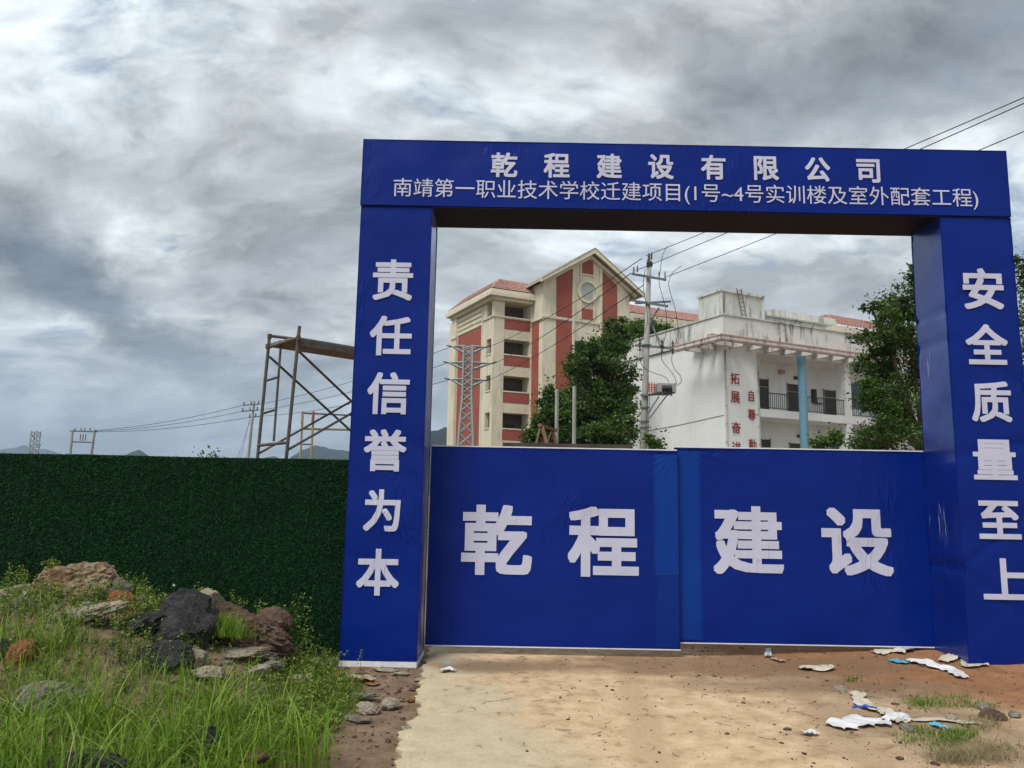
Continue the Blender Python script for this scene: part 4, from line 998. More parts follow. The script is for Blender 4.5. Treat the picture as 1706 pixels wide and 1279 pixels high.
# wires
GW = 'overhead wires'
def wobj(pts, label, r, s=0, group=GW):
    o = wire('', '', pts, r, s=s).build('power_wire', 'wire_black', None, origin=pts[0]); tag(o, label, 'wire', group)
tips = [(P(1076, 426, YP - .1), (1482, 246), 'uppermost wire from the power pole rising right over the beam'),
        (P(1054, 453, YP + .4), (1508, 246), 'middle wire from the power pole rising right over the beam'),
        (P(1108, 462, YP - .5), (1600, 249), 'lowest wire from the power pole rising right over the beam')]
for p, q, lab in tips:
    g = G(*q, p[2]); d = g - p; wobj([p, p + d * 2.6], lab, .014, .25)
for i, (p, _, lab) in enumerate(tips):
    b = ar[i][1]; wobj([b + np.array([.4, 0, .1]), P(*((1070, 430), (1051, 455), (1073, 474))[i], YP)], ('top', 'middle', 'bottom')[i] + ' wire between the power pole and the lattice tower', .020, .3)
for i in range(3):
    a = ar[i][0]; wobj([a, arms2[i][1]], ('top', 'middle', 'bottom')[i] + ' wire from the lattice tower to the distant left pole', .024, .5)
    wobj([arms2[i][0], P(157, 717 + i, 105)], ('top', 'middle', 'bottom')[i] + ' wire sloping from the distant pole to the transformer stand', .028, .45)
# ------------------------------------------------------------------ scaffold behind the fence
A_t, A_b = P(449, 560, 11.9), P(428, 772, 11.9); C_t, C_b = P(499, 543, 11.1), P(476, 772, 11.1)
def vert(p, X=None): return p
sc = thing('scaffold_tower', 'tall rusty scaffold with plank platform behind the fence, left of the gateway', 'scaffold', (A_b[0], A_b[1], 0))
def leg(t, b_):
    k = b_[2] / (t[2] - b_[2]); g = b_ - (t - b_) * k; return [tuple(g), tuple(t)]
dv = np.array([1.25, 1.15, 0]);          # direction to the second end frame
for (t, b_) in ((A_t, A_b), (C_t, C_b)):
    for sh in (np.zeros(3), dv * 1.25):
        l = leg(t, b_); mb = MB(); mb.tube([np.array(l[0]) + sh, np.array(l[1]) + sh], .026, 8); mb.build('leg', 'rusty_tube', sc)
def bar(p0, p1, r=.019, m_='rusty_tube', nm='brace'):
    mb = MB(); mb.tube([p0, p1], r, 6); return mb.build(nm, m_, sc)
bar(P(468, 572, 11.65), P(456, 735, 11.65), nm='inner_rail')
bar(P(443, 634, 11.9), P(464, 628, 11.65), nm='rung'); bar(P(437, 689, 11.9), P(460, 682, 11.65), nm='rung')
bar(P(430, 742, 11.9), P(479, 737, 11.1), .026, nm='cross_bar'); bar(P(450, 578, 11.9), P(495, 563, 11.1), .024, nm='cross_bar'); bar(P(447, 559, 11.9), P(497, 565, 12.1), .026, nm='cross_bar')
bar(P(449, 594, 11.9), P(586, 719, 13.0)); bar(P(498, 585, 11.1), P(600, 682, 12.4)); bar(P(430, 756, 11.9), P(600, 660, 13.0)); bar(P(480, 749, 11.1), P(600, 680, 12.4))
for k in range(5):                       # planks of the platform
    t = k / 5; p = P(452, 577, 11.85) * (1 - t) + P(497, 566, 11.1) * t; pe = p + np.array([1.62, 1.5, 0]) * 1.15
    mb = MB(); beam(mb, p + np.array([0, 0, .03 + .008 * (k % 2)]), pe + np.array([0, 0, .03 + .008 * (k % 2)]), .20, .05); mb.build('plank', 'plank', sc)
mb = MB(); beam(mb, C_t + np.array([.05, 0, -.25]), C_t + np.array([.05, 0, -.25]) + np.array([1.75, 1.6, 0]), .03, .10); mb.build('side_board', 'rusty_tube', sc)
for p in ((449, 560, 11.9), (446, 577, 11.9), (497, 563, 11.1), (468, 571, 11.65)):
    q = P(*p); MB().tube([q - np.array([0, 0, .035]), q + np.array([0, 0, .035])], .036, 8).build('coupler', 'rust_joint', sc)
s2 = thing('tube_scaffold', 'yellow and red scaffold frame behind the braces of the rusty scaffold', 'scaffold', (P(505, 770, 24)[0], 24, 0))
def b2(p0, p1, m_, nm, r=.028):
    mb = MB(); mb.tube([p0, p1], r, 6); mb.build(nm, m_, s2)
for x, mt in ((504, 'yellow_tube'), (522, 'red_tube')):
    a, b = P(x + .5, 685, 24), P(x - 4, 770, 24); k = b[2] / (a[2] - b[2]); b2(tuple(b - (a - b) * k), a, 'yellow_tube', 'leg', .035); b2(P(x, 686, 23.93), P(x - 1, 704, 23.93), 'red_tube' if mt == 'red_tube' else 'yellow_tube', 'leg_sleeve', .045)
b2(P(504, 688, 24), P(590, 692, 26), 'rusty_tube', 'rail'); b2(P(504, 714, 24), P(590, 716, 26), 'yellow_tube', 'rail', .04); b2(P(502, 740, 24), P(520, 740, 24), 'rusty_tube', 'rail')

# ------------------------------------------------------------------ things just behind the gate
for x, y, lab in ((928, 648, 'left of two bare concrete posts before the dark trees'), (957, 643, 'right of two bare concrete posts before the dark trees')):
    a = P(x, y, 22); MB().tube([(a[0], 22, 0), (a[0], 22, a[2])], .055, 4).build('concrete_post', 'concrete_post', None, origin=(a[0], 22, 0))
    o = bpy.data.objects[[o.name for o in bpy.data.objects if o.name.startswith('concrete_post')][-1]]; tag(o, lab, 'post', 'bare concrete posts')
tr = thing('wooden_trestle', 'rough wooden sawhorse trestle standing on the low dark roof', 'trestle', (P(908, 745, 14)[0], 14, 2.55))
for p0, p1 in (((900, 710, 14.0), (891, 748, 13.9)), ((903, 710, 14), (913, 748, 13.8)), ((921, 716, 14.5), (928, 748, 14.4)), ((921, 716, 14.5), (910, 748, 14.7))):
    mb = MB(); beam(mb, P(*p0), P(*p1), .05, .04); mb.build('leg', 'rough_wood', tr)
mb = MB(); beam(mb, P(899, 708, 13.95), P(925, 717, 14.6), .07, .06); mb.build('top_rail', 'rough_wood', tr)
mb = MB(); beam(mb, P(897, 736, 14.0), P(925, 740, 14.4), .05, .03); mb.build('rail', 'rough_wood', tr)
a, b = P(838, 745, 14), P(1046, 747, 14)
sh = thing('shed', 'low shed with flat dark roof just showing over the left gate leaf', 'shed', ((a[0] + b[0]) / 2, 14.5, 0))
MB().box(a[0], b[0], 13.6, 16.4, a[2] - .04, a[2] + .06).build('roof', 'shed_roof', sh)
MB().box(a[0] + .1, b[0] - .1, 13.8, 16.2, 0, a[2] - .05).build('wall', 'grey_render', sh)
for (x0, x1, y, Y, lab) in ((262, 300, 764, 150, 'low flat-roofed shed roof far behind the fence, right of the round hill'), (-40, 14, 759, 60, 'roof corner peeping over the fence at the left edge')):
    a, b = P(x0, y, Y), P(x1, y + 1, Y); r = thing('low_building', lab, 'building', ((a[0] + b[0]) / 2, Y, 0))
    MB().box(a[0], b[0], Y, Y + 8, 0, a[2] - .3).build('wall', 'white_render', r); MB().box(a[0] - .3, b[0] + .3, Y - .3, Y + 8.3, a[2] - .29, a[2]).build('roof', 'roof_fascia', r)
# pole end sticking up right behind the left pillar
a = P(715, 700, 30); MB().tube([(a[0], 30, 0), (a[0], 30, a[2])], .04, 6).build('steel_post', 'dark_metal', None, origin=(a[0], 30, 0))
tag(bpy.data.objects['steel_post'], 'thin dark post close beside the left pillar against the hill', 'post')

# ------------------------------------------------------------------ rubble
def rock(name, label, c, size, mat, seed, rot=0, tilt=(0, 0), flat=.0, cuts=7, sub=4, amp=.16, kind=None, group=None, strat=0):
    bm = bmesh.new(); bmesh.ops.create_icosphere(bm, subdivisions=sub, radius=1)
    rs = random.Random(seed); pl_ = []
    for _ in range(cuts):
        d = Vector((rs.gauss(0, 1), rs.gauss(0, 1), rs.gauss(0, 1))).normalized(); pl_.append((d, rs.uniform(.55, .85)))
    for v in bm.verts:
        p = v.co.copy()
        for d, k in pl_:
            e = p.dot(d) - k
            if e > 0: p -= d * e * .985
        q = p * 1.5 + Vector((seed * 3.1, 0, 0))
        p *= 1 + amp * .7 * noise.fractal(q, .8, 2.0, 5) + amp * .6 * noise.fractal(q * 5, .6, 2.1, 5) + amp * .5 * (noise.ridged_multi_fractal(q * 2.2, .9, 2.0, 4, 1, 2) - 1) * .5
        if strat: p.z += strat * math.sin(p.z * 22 + 3 * noise.noise(q * 2)) * .05; p.x += strat * .04 * math.sin(p.z * 30)
        v.co = Vector((p.x * size[0], p.y * size[1], p.z * size[2]))
    me = bpy.data.meshes.new(name); bm.to_mesh(me); bm.free()
    me.materials.append(MATS[mat])
    if cuts < 5: me.polygons.foreach_set('use_smooth', [True] * len(me.polygons))
    o = bpy.data.objects.new(name, me); col.objects.link(o); o.location = tuple(c); o.rotation_euler = (tilt[0], tilt[1], rot); ORG[o.name] = np.array(c)
    tag(o, label, 'rock', group); return o
K = 1 / F
def rp(px, py, Y): return P(px, py, Y)
GR = 'rubble blocks heaped beside the fence'
rock('boulder', 'big brown and orange boulder topping the rubble heap at the left', rp(128, 975, 7.0), (.37, .27, .21), 'rock_brown', 3, .2, (0, -.12), sub=5, group=GR)
rock('boulder', 'flat tan block at the photo left edge, beside the topmost boulder', rp(25, 990, 6.9), (.32, .2, .10), 'rock_pale', 5, .1, (0, -.2), sub=5, group=GR)
rock('stone_slab', 'long pale grey slab lying below the brown boulder', rp(135, 1024, 6.2), (.36, .17, .075), 'rock_pale', 8, .1, (.1, -.25), sub=5, cuts=9, group=GR)
rock('boulder', 'small rust orange stone right of the pale slab', rp(205, 1012, 6.7), (.20, .15, .12), 'rock_rust', 12, .4, (0, .3), group=GR)
rock('boulder', 'big black layered asphalt block in the middle of the heap', rp(300, 1052, 6.4), (.29, .22, .34), 'rock_black', 24, .5, (-.25, .35), sub=5, strat=.6, amp=.10, cuts=10, group=GR)
rock('boulder', 'dark jagged block leaning left of the big black block', rp(228, 1052, 6.3), (.28, .2, .17), 'rock_black', 26, -.3, (.2, -.35), sub=5, strat=.6, amp=.12, cuts=9, group=GR)
rock('boulder', 'reddish brown earthy block above the concrete slab piece', rp(415, 1055, 6.9), (.38, .26, .22), 'rock_earthy', 31, .2, (0, .35), sub=5, amp=.2, group=GR)
rock('stone_slab', 'tan concrete slab piece under the reddish earthy block', rp(395, 1088, 6.65), (.42, .26, .06), 'rock_pale', 37, .15, (0, .05), sub=5, cuts=10, group=GR)
rock('boulder', 'blackish block with orange stain at the left edge', rp(8, 1105, 5.6), (.22, .2, .17), 'rock_black', 41, 0, (0, 0), sub=5, group=GR)
rock('boulder', 'rusty ochre lump beside the blackish block at the left edge', rp(36, 1098, 5.5), (.12, .12, .13), 'rock_rust', 43, 0, (0, .2), group=GR)
rock('boulder', 'rounded grey boulder half covered by tall grass', rp(85, 1172, 5.2), (.24, .2, .13), 'rock_grey', 47, .2, (0, .1), sub=5, amp=.16, cuts=6, group=GR)
rock('boulder', 'dark grey block low under the black one', rp(285, 1095, 6.0), (.22, .16, .12), 'rock_black', 52, .5, (0, .1), sub=5, amp=.12, group=GR)
rock('stone_slab', 'dark speckled slab at the bottom of the photo', rp(140, 1280, 4.3), (.22, .14, .08), 'rock_black', 55, .3, (.1, 0), group=GR)
rock('boulder', 'small brown lumps at the lower edge of the grass', rp(428, 1262, 4.75), (.07, .06, .035), 'rock_earthy', 57, .3, group=GR)
rock('boulder', 'dark stone deep in the grass near the bottom', rp(350, 1228, 4.9), (.08, .08, .06), 'rock_black', 59, .3, group=GR)
rock('stone', 'pale squarish stone nearest the road edge', (*G(647, 1182)[:2], .035), (.085, .07, .05), 'rock_pale', 61, .3, group=GR)
rock('stone', 'rounded speckled stone left of the pale roadside stone', (*G(612, 1188)[:2], .035), (.095, .08, .055), 'rock_pale', 67, -.4, group=GR)
rock('stone_slab', 'flat grey shard in front of the two roadside stones', (*G(598, 1203)[:2], .02), (.14, .05, .02), 'rock_grey', 71, -.5, group=GR)
rock('stone_slab', 'grey flat shard behind the two roadside stones', (*G(600, 1168)[:2], .05), (.17, .07, .022), 'rock_grey', 73, .15, group=GR)
for i, (x, y, Y, sx, sz, m_, lab) in enumerate(((250, 1118, 5.9, .16, .05, 'rock_grey', 'flat grey fragment below the dark blocks'), (170, 1075, 6.1, .15, .06, 'rock_earthy', 'earthy lump below the long pale slab'), (60, 1045, 6.3, .14, .07, 'rock_grey', 'grey fragment below the flat tan block'),
                                             (350, 1120, 6.0, .15, .05, 'rock_pale', 'tan fragment below the concrete slab piece'), (455, 1110, 6.5, .12, .05, 'rock_grey', 'grey fragment at the right end of the heap'), (120, 1105, 5.7, .14, .07, 'rock_earthy', 'brown fragment between slab and grey boulder'), (500, 1130, 6.5, .10, .04, 'rock_pale', 'small pale fragment at the right foot of the heap'))):
    rock('stone_fragment', lab, rp(x, y, Y), (sx, sx * .7, sz), m_, 130 + i, i * 1.1, (.1, -.15), sub=4, cuts=9, amp=.15, group=GR)
_lab = ['angular tan block behind the black asphalt block', 'grey wedge right of the topmost brown boulder', 'brown clod under the topmost brown boulder', 'pale broken block under the flat tan block', 'dark shard between the pale slab and the dark jagged block', 'tan shard at the foot of the black asphalt block', 'small grey block right of the rust orange stone', 'earthy block behind the reddish earthy block', 'flat brown shard beneath the pale grey slab', 'grey shard standing left of the pale slab', 'ochre lump below the rust orange stone', 'small tan block below the tan slab piece']
for i, (x, y, Y, sx, sz, m_) in enumerate(((345, 1005, 7.0, .16, .12, 'rock_pale'), (195, 985, 7.0, .14, .12, 'rock_grey'), (110, 1010, 6.7, .2, .1, 'rock_earthy'), (15, 1025, 6.5, .2, .11, 'rock_pale'), (190, 1062, 6.2, .15, .09, 'rock_black'), (325, 1098, 6.1, .13, .08, 'rock_pale'),
                                           (240, 1008, 6.8, .13, .1, 'rock_grey'), (455, 1035, 7.1, .17, .12, 'rock_earthy'), (130, 1062, 6.1, .2, .07, 'rock_earthy'), (50, 1065, 6.1, .15, .1, 'rock_grey'), (222, 1028, 6.6, .13, .08, 'rock_rust'), (430, 1118, 6.3, .12, .05, 'rock_pale'))):
    rock('stone_fragment', _lab[i], rp(x, y, Y), (sx, sx * .75, sz), m_, 160 + i, i * .9, (.15, -.2 + .1 * (i % 4)), sub=4, cuts=10, amp=.13, group=GR)
for i, (x, y, s_) in enumerate(((640, 1118, .13), (668, 1125, .10), (600, 1128, .12), (618, 1140, .11), (560, 1132, .12), (700, 1135, .06), (690, 1150, .07), (685, 1168, .07), (680, 1218, .06))):
    lab = ['flat tan chip under the left pillar foot', 'flat pale chip at the corner of the left pillar foot', 'thin brown board scrap before the left pillar', 'broken brown board scrap below the pillar foot', 'tan flake under the fence corner', 'small pale flake on the road edge near the pillar', 'second pale flake along the ragged road edge', 'third pale flake along the ragged road edge', 'lowest pale flake along the ragged road edge'][i]
    rock('stone_chip', lab, (*G(x, y)[:2], .018), (s_, s_ * .6, .014), ['rock_pale', 'rock_pale', 'rock_earthy', 'rock_rust'][i % 4], 80 + i, i * .7, (0, .05), sub=3, group='flat chips by the left pillar foot')
for i, (x, y) in enumerate(((1655, 1208), (1690, 1205), (1640, 1192), (1588, 1212), (1400, 1162), (1512, 1227))):
    lab = ['brown stone at the right near the dry grass', 'grey pebble right of the brown stone', 'white lump behind the brown stone', 'pale lump beside the white board', 'tan chip near the curled white scrap', 'white stone in the green grass patch'][i]
    rock('stone', lab, (*G(x, y)[:2], .06), (.06, .05, .04) if i else (.10, .08, .06), ['rock_earthy', 'rock_grey', 'rock_grey', 'rock_pale', 'rock_pale', 'rock_grey'][i], 100 + i, i, sub=3, group='stones on the right dirt')
# gravel and clods
def gravel(name, label, pts, sz, mat):
    ico = bmesh.new(); bmesh.ops.create_icosphere(ico, subdivisions=1, radius=1); bv = np.array([v.co[:] for v in ico.verts]); bf = np.array([[v.index for v in f.verts] for f in ico.faces]); ico.free()
    n = len(pts); V = bv[None] * (1 + .35 * rng.normal(size=(n, len(bv), 1)) * .5) * sz[:, None, None] * rng.uniform(.5, 1.2, (n, 1, 3)) * np.array([1, 1, .6]) + pts[:, None, :]
    Fq = (bf[None] + (np.arange(n) * len(bv))[:, None, None]).reshape(-1, 3)
    o = raw_mesh(name, V.reshape(-1, 3), Fq, mat); tag(o, label, 'gravel', kind='stuff')
def scatter(n, x0, x1, y0, y1, f=None):
    x = rng.uniform(x0, x1, n); y = rng.uniform(y0, y1, n)
    if f is not None: k = f(x, y); x, y = x[k], y[k]
    return x, y
x, y = scatter(1300, -2.2, -.6, 3.8, 8.2, lambda x, y: x < np.interp(y, ey, ex) - .01)
gravel('gravel', 'loose stones and grit on the bare brown dirt', np.stack([x, y, H(x, y) + .003], 1), rng.exponential(.007, len(x)) + .003, 'rock_earthy')
x, y = scatter(2200, .4, 6.5, 4.5, 9.5, lambda x, y: rng.random(len(x)) < .25 + .5 * (x > 1.8))
gravel('clods', 'small brown clods scattered over the sandy ground', np.stack([x, y, np.maximum(H(x, y), .03) + .002], 1), rng.exponential(.005, len(x)) + .003, 'rock_earthy')
x, y = scatter(5200, .1, 6.5, 4.3, 9.3, lambda x, y: (.5 + .5 * fbm(x, y, 2.7, 8)) > rng.uniform(.35, 1, len(x)))
gravel('clods', 'fine dark crumbs of earth gathered in patches on the sand', np.stack([x, y, np.maximum(H(x, y), .03) + .001], 1), rng.exponential(.0028, len(x)) + .0015, 'rock_earthy')
st = MB()
for _ in range(150):
    x0_, y0_ = random.uniform(-.4, 5.5), random.uniform(5.2, 8.6); a_ = random.uniform(0, 6.28); l_ = random.uniform(.03, .13); z0_ = max(.032, float(H(x0_, y0_))) + .003
    st.tube([(x0_, y0_, z0_), (x0_ + math.cos(a_) * l_ * .5, y0_ + math.sin(a_) * l_ * .5, z0_ + .006), (x0_ + math.cos(a_ + .4) * l_, y0_ + math.sin(a_ + .4) * l_, z0_)], .0022, 4)
tag(st.build('straw_litter', 'twig'), 'bits of straw and twig strewn over the sandy ground', 'straw', kind='stuff')
x, y = scatter(1500, -5.5, -1.7, 3.8, 7.6)
gravel('rubble_grit', 'broken rubble fragments over the heap', np.stack([x, y, H(x, y) + .004], 1), rng.exponential(.016, len(x)) + .006, 'rock_grey')

# ------------------------------------------------------------------ grass and weeds
def gdens(x, y):
    edge = -1.30 + .12 * np.sin(y * 2.3) - .55 * sst(y, 6.2, 7.4) + .12 * sst(y, 6.3, 5.2)
    d = sst(edge - x, 0, .9) * sst(.5 + .5 * fbm(x, y, 2.3, 7), .18, .62)
    rockz = sst(y, 5.45, 6.05)
    return d * (1 - .93 * rockz)
x, y = scatter(70000, -5.2, -1.1, 3.3, 7.6, lambda x, y: rng.random(len(x)) < gdens(x, y))
tuf = .5 + .5 * fbm(x, y, 4.2, 9)
# gather into tufts
tcx, tcy = scatter(420, -5.2, -1.2, 3.3, 6.1); idx = rng.integers(0, 420, len(x)); pull = rng.random(len(x)) < .45
x = np.where(pull & (y < 6), tcx[idx] + rng.normal(0, .05, len(x)), x); y = np.where(pull & (y < 6), tcy[idx] + rng.normal(0, .05, len(y)), y)
k = gdens(x, y) > .05; x, y, tuf = x[k], y[k], tuf[k]
n = len(x); L = rng.uniform(.05, .23, n) * (.55 + 1.0 * tuf) * (1 - .35 * sst(y, 5.6, 6.4)); L *= np.where(rng.random(n) < .15, 1.8, 1)
tint = np.clip(rng.normal(.45, .2, n) + .25 * (tuf - .5) + .15 * fbm(x, y, 1.1, 2), 0, .9); tint = np.where(rng.random(n) < .07, 1.0, tint)
blades('grass', np.stack([x, y, H(x, y) - .01], 1), L, rng.uniform(.003, .008, n), np.abs(rng.normal(.6, .38, n)), 'grass_blade', 'long green grass overgrowing the rubble heap', 'grass', tint=tint)
# a few tufts with broad tall blades
tf = [(45, 1200, 4.6), (150, 1160, 4.9), (95, 1260, 4.1), (20, 1240, 4.2), (370, 1120, 5.3), (450, 1190, 5.0), (380, 1240, 4.5), (300, 1190, 4.8), (520, 1230, 4.9), (230, 1230, 4.4)]
B = []; 
for px_, py_, Y in tf:
    q = P(px_, py_, Y); nn_ = 80; xx = q[0] + rng.normal(0, .09, nn_); yy = q[1] + rng.normal(0, .09, nn_); B.append(np.stack([xx, yy, H(xx, yy)], 1))
B = np.concatenate(B); n = len(B)
blades('tall_grass', B, rng.uniform(.25, .6, n), rng.uniform(.006, .012, n), np.abs(rng.normal(.6, .3, n)), 'grass_blade', 'tall broad-bladed grass tufts in front of the rubble', 'grass', seg=7, tint=np.clip(rng.normal(.6, .18, n), 0, .92))
# bushy grass tuft on the heap
q = P(372, 1040, 6.6); n = 700
xx = q[0] + rng.normal(0, .11, n); yy = q[1] + rng.normal(0, .08, n)
blades('grass_tuft', np.stack([xx, yy, np.full(n, q[2] - .07) - .15 * np.abs(xx - q[0])], 1), rng.uniform(.10, .24, n), rng.uniform(.003, .006, n), np.abs(rng.normal(.5, .3, n)), 'grass_blade', 'bushy fine grass tuft growing between the black and the reddish block', 'grass', tint=np.clip(rng.normal(.55, .15, n), 0, .9))
q = P(45, 1040, 6.3); n = 450; xx = q[0] + rng.normal(0, .12, n); yy = q[1] + rng.normal(0, .08, n)
blades('grass_tuft', np.stack([xx, yy, np.full(n, q[2] - .12)], 1), rng.uniform(.10, .24, n), rng.uniform(.003, .006, n), np.abs(rng.normal(.4, .25, n)), 'grass_blade', 'grass tuft in front of the flat tan block at the left edge', 'grass', tint=np.clip(rng.normal(.55, .15, n), 0, .9))
# leafy weeds
def weeds(name, label, pts, hgt, nleaf, ls, mat='weed_leaf', kind='stuff', flower=0):
    C_ = []; SZ = []; st = MB()
    for (x, y, z), h in zip(pts, hgt):
        az = random.uniform(0, 6.28); ln = random.uniform(.05, .35) * h
        nb = random.choice((1, 2, 3))
        for b in range(nb):
            a2 = az + b * 2.1; e = (x + math.cos(a2) * ln * (1 + b * .4), y + math.sin(a2) * ln * (1 + b * .4), z + h * (1 - .18 * b))
            mid = (x + (e[0] - x) * .3, y + (e[1] - y) * .3, z + h * .55)
            st.tube([(x, y, z - .02), mid, e], .0022, 3, .001, cap=False)
            for k in range(nleaf // nb):
                t = random.uniform(.2, 1) ** .8; p = [(1 - t) ** 2 * s0 + 2 * t * (1 - t) * s1 + t * t * s2 for s0, s1, s2 in zip((x, y, z), mid, e)]
                r_ = ls * 1.1; C_.append([p[0] + random.uniform(-r_, r_), p[1] + random.uniform(-r_, r_), p[2] + random.uniform(-r_, r_) * .5]); SZ.append(ls * random.uniform(.5, 1.2))
    Cn = np.array(C_); nt_ = len(Cn)
    if kind == 'stuff':
        o = leaves(name, Cn, SZ, mat, tint=np.clip(rng.normal(.5, .22, nt_), 0, 1), asp=.7); tag(o, label, 'weeds', kind='stuff')
        s_ = st.build(name + '_stems', mat); tag(s_, 'thin stems of ' + label, 'weeds', kind='stuff')
    else:
        o = thing(name, label, 'weed', pts[0], 'tall weeds by the fence'); leaves('leaves', Cn, SZ, mat, o, tint=np.clip(rng.normal(.55, .2, nt_), 0, 1), asp=.7); st.build('stem', mat, o)
    return o
x, y = scatter(9000, -5.2, -1.15, 3.4, 7.7, lambda x, y: rng.random(len(x)) < (.16 + .3 * (fbm(x, y, 1.7, 4) > .1)) * sst(-1.2 - x, 0, .5) * (1 - .5 * sst(y, 5.9, 6.3)))
weeds('leafy_weeds', 'small leaved yellow-green weeds among the grass', np.stack([x, y, H(x, y)], 1), rng.uniform(.05, .22, len(x)), 16, .022)
x = rng.normal(-1.46, .17, 620); y = rng.uniform(5.3, 7.4, 620); k = x < -1.16 - .5 * sst(y, 6.6, 7.3); x, y = x[k], y[k]
weeds('leafy_weeds', 'bright leafy weeds crowding the right flank of the heap before the pillar', np.stack([x, y, H(x, y)], 1), rng.uniform(.06, .2, len(x)), 18, .026)
x = rng.normal(-1.5, .2, 3800); y = rng.uniform(5.2, 7.4, 3800); k = x < -1.15 - .5 * sst(y, 6.6, 7.3); x, y = x[k], y[k]
blades('grass', np.stack([x, y, H(x, y) - .01], 1), rng.uniform(.06, .2, len(x)), rng.uniform(.003, .006, len(x)), np.abs(rng.normal(.7, .4, len(x))), 'grass_blade', 'finer grass on the right flank of the heap', 'grass', tint=np.clip(rng.normal(.5, .2, len(x)), 0, 1))
x, y = scatter(1300, -5.0, -1.6, 6.0, 7.75, lambda x, y: .5 + .5 * fbm(x, y, 2.1, 6) > .45)
weeds('leafy_weeds', 'sparse leafy weeds along the foot of the green fence', np.stack([x, y, H(x, y)], 1), rng.uniform(.06, .24, len(x)), 14, .022)
for (px_, py_, Y, h, lab) in ((495, 1075, 7.3, .42, 'tall thin weed against the fence right of the rubble heap'), (478, 1040, 7.3, .36, 'weed with small leaves above the reddish block'), (515, 1100, 7.2, .5, 'tallest weed stem nearest the left pillar'),
                              (440, 1040, 7.25, .30, 'bushy weed behind the earthy block'), (330, 1005, 7.2, .22, 'sparse weed behind the black block'), (85, 950, 6.9, .16, 'tiny weed growing on the brown boulder'), (400, 1020, 7.2, .28, 'leafy weed between grass tuft and earthy block'),
                              (30, 965, 7.0, .2, 'small weed on the flat tan block'), (95, 1000, 6.6, .2, 'leafy weed between boulder and slab'), (310, 1240, 4.7, .38, 'weed with pale seed head in the front grass')):
    q = P(px_, py_, Y); n = 5 if h < .4 else 4
    pts = [(q[0] + random.uniform(-.07, .07), q[1] + random.uniform(-.05, .05), q[2] - h * .25) for _ in range(n)]
    weeds('tall_weed', lab, pts, [h * random.uniform(.6, 1.1) for _ in pts], 40, .022, kind='thing')
# pale flowers
for (px_, py_, Y, lab) in ((42, 985, 6.7, 'pale pink trumpet flower above the left rocks'), (290, 974, 7.1, 'tiny white flower against the green fence')):
    q = P(px_, py_, Y); r = thing('flower', lab, 'flower', q); s_ = .028 if px_ < 100 else .012; V = [tuple(q)]
    for k in range(10): a = 2 * math.pi * k / 10; rr = s_ * (1 if k % 2 == 0 else .75); V.append((q[0] + rr * math.cos(a), q[1] - s_ * .5, q[2] + rr * math.sin(a)))
    raw_mesh('petals', V, [(0, i + 1, (i + 1) % 10 + 1) for i in range(10)], 'flower_white', r); MB().tube([tuple(q), (q[0] + .01, q[1] + .01, q[2] - .12)], .0015, 4).build('stem', 'weed_leaf', r)
# dry twigs
tp = [[(200, 985), (195, 960), (183, 945)], [(205, 990), (200, 965), (188, 950), (178, 948)], [(172, 992), (178, 968), (190, 955)]]
tg = thing('dry_twigs', 'dry curved twigs beside the topmost boulder', 'twigs', P(190, 990, 6.9))
for k in tp: wire('', '', [P(a, b, 6.9) for a, b in k], .004).build('twig', 'twig', tg)
o = wire('', '', [P(145, 1278, 4.2), P(175, 1245, 4.4), P(205, 1232, 4.6), (P(252, 1231, 4.7))], .006).build('dry_branch', 'twig', None, origin=P(145, 1278, 4.2)); tag(o, 'bent grey dead branch lying in the front grass', 'branch')
# right-hand grass
pts = []
for (cx_, cy_, sx, sy, nb_) in ((1580, 1170, 45, 7, 900), (1530, 1172, 22, 9, 450), (1630, 1175, 30, 5, 300), (1560, 1232, 50, 10, 1500), (1600, 1222, 30, 8, 700), (1530, 1220, 20, 8, 400), (1420, 1132, 20, 3, 100), (1410, 1068, 40, 2, 200), (1600, 1160, 60, 6, 200)):
    for _ in range(nb_):
        q = G(cx_ + random.gauss(0, sx * .6), cy_ + random.gauss(0, sy * .6), .05); pts.append((q[0], q[1], max(.03, float(H(q[0], q[1]))) - .005))
pts = np.array(pts); pts = pts[.5 + .5 * fbm(pts[:, 0], pts[:, 1], 7, 2) > rng.uniform(.1, .75, len(pts))]; n = len(pts)
blades('grass_patch', pts, rng.uniform(.015, .07, n), rng.uniform(.003, .006, n), np.abs(rng.normal(.7, .4, n)), 'grass_blade', 'low green grass patch among the cloth scraps at the right', 'grass', tint=np.where(rng.random(n) < .2, 1, np.clip(rng.normal(.28, .2, n), 0, .9)))
pts = []
for (cx_, cy_, sx, sy, nb_) in ((1590, 1262, 40, 12, 700), (1650, 1255, 45, 15, 500), (1640, 1205, 30, 10, 250)):
    for _ in range(nb_):
        q = G(cx_ + random.gauss(0, sx * .6), cy_ + random.gauss(0, sy * .6), .05); pts.append((q[0], q[1], max(.03, float(H(q[0], q[1]))) - .005))
pts = np.array(pts); n = len(pts)
blades('dry_grass', pts, rng.uniform(.04, .12, n), rng.uniform(.002, .004, n), np.abs(rng.normal(1.0, .4, n)), 'dry_blade', 'dry straw grass in the right foreground corner', 'grass')

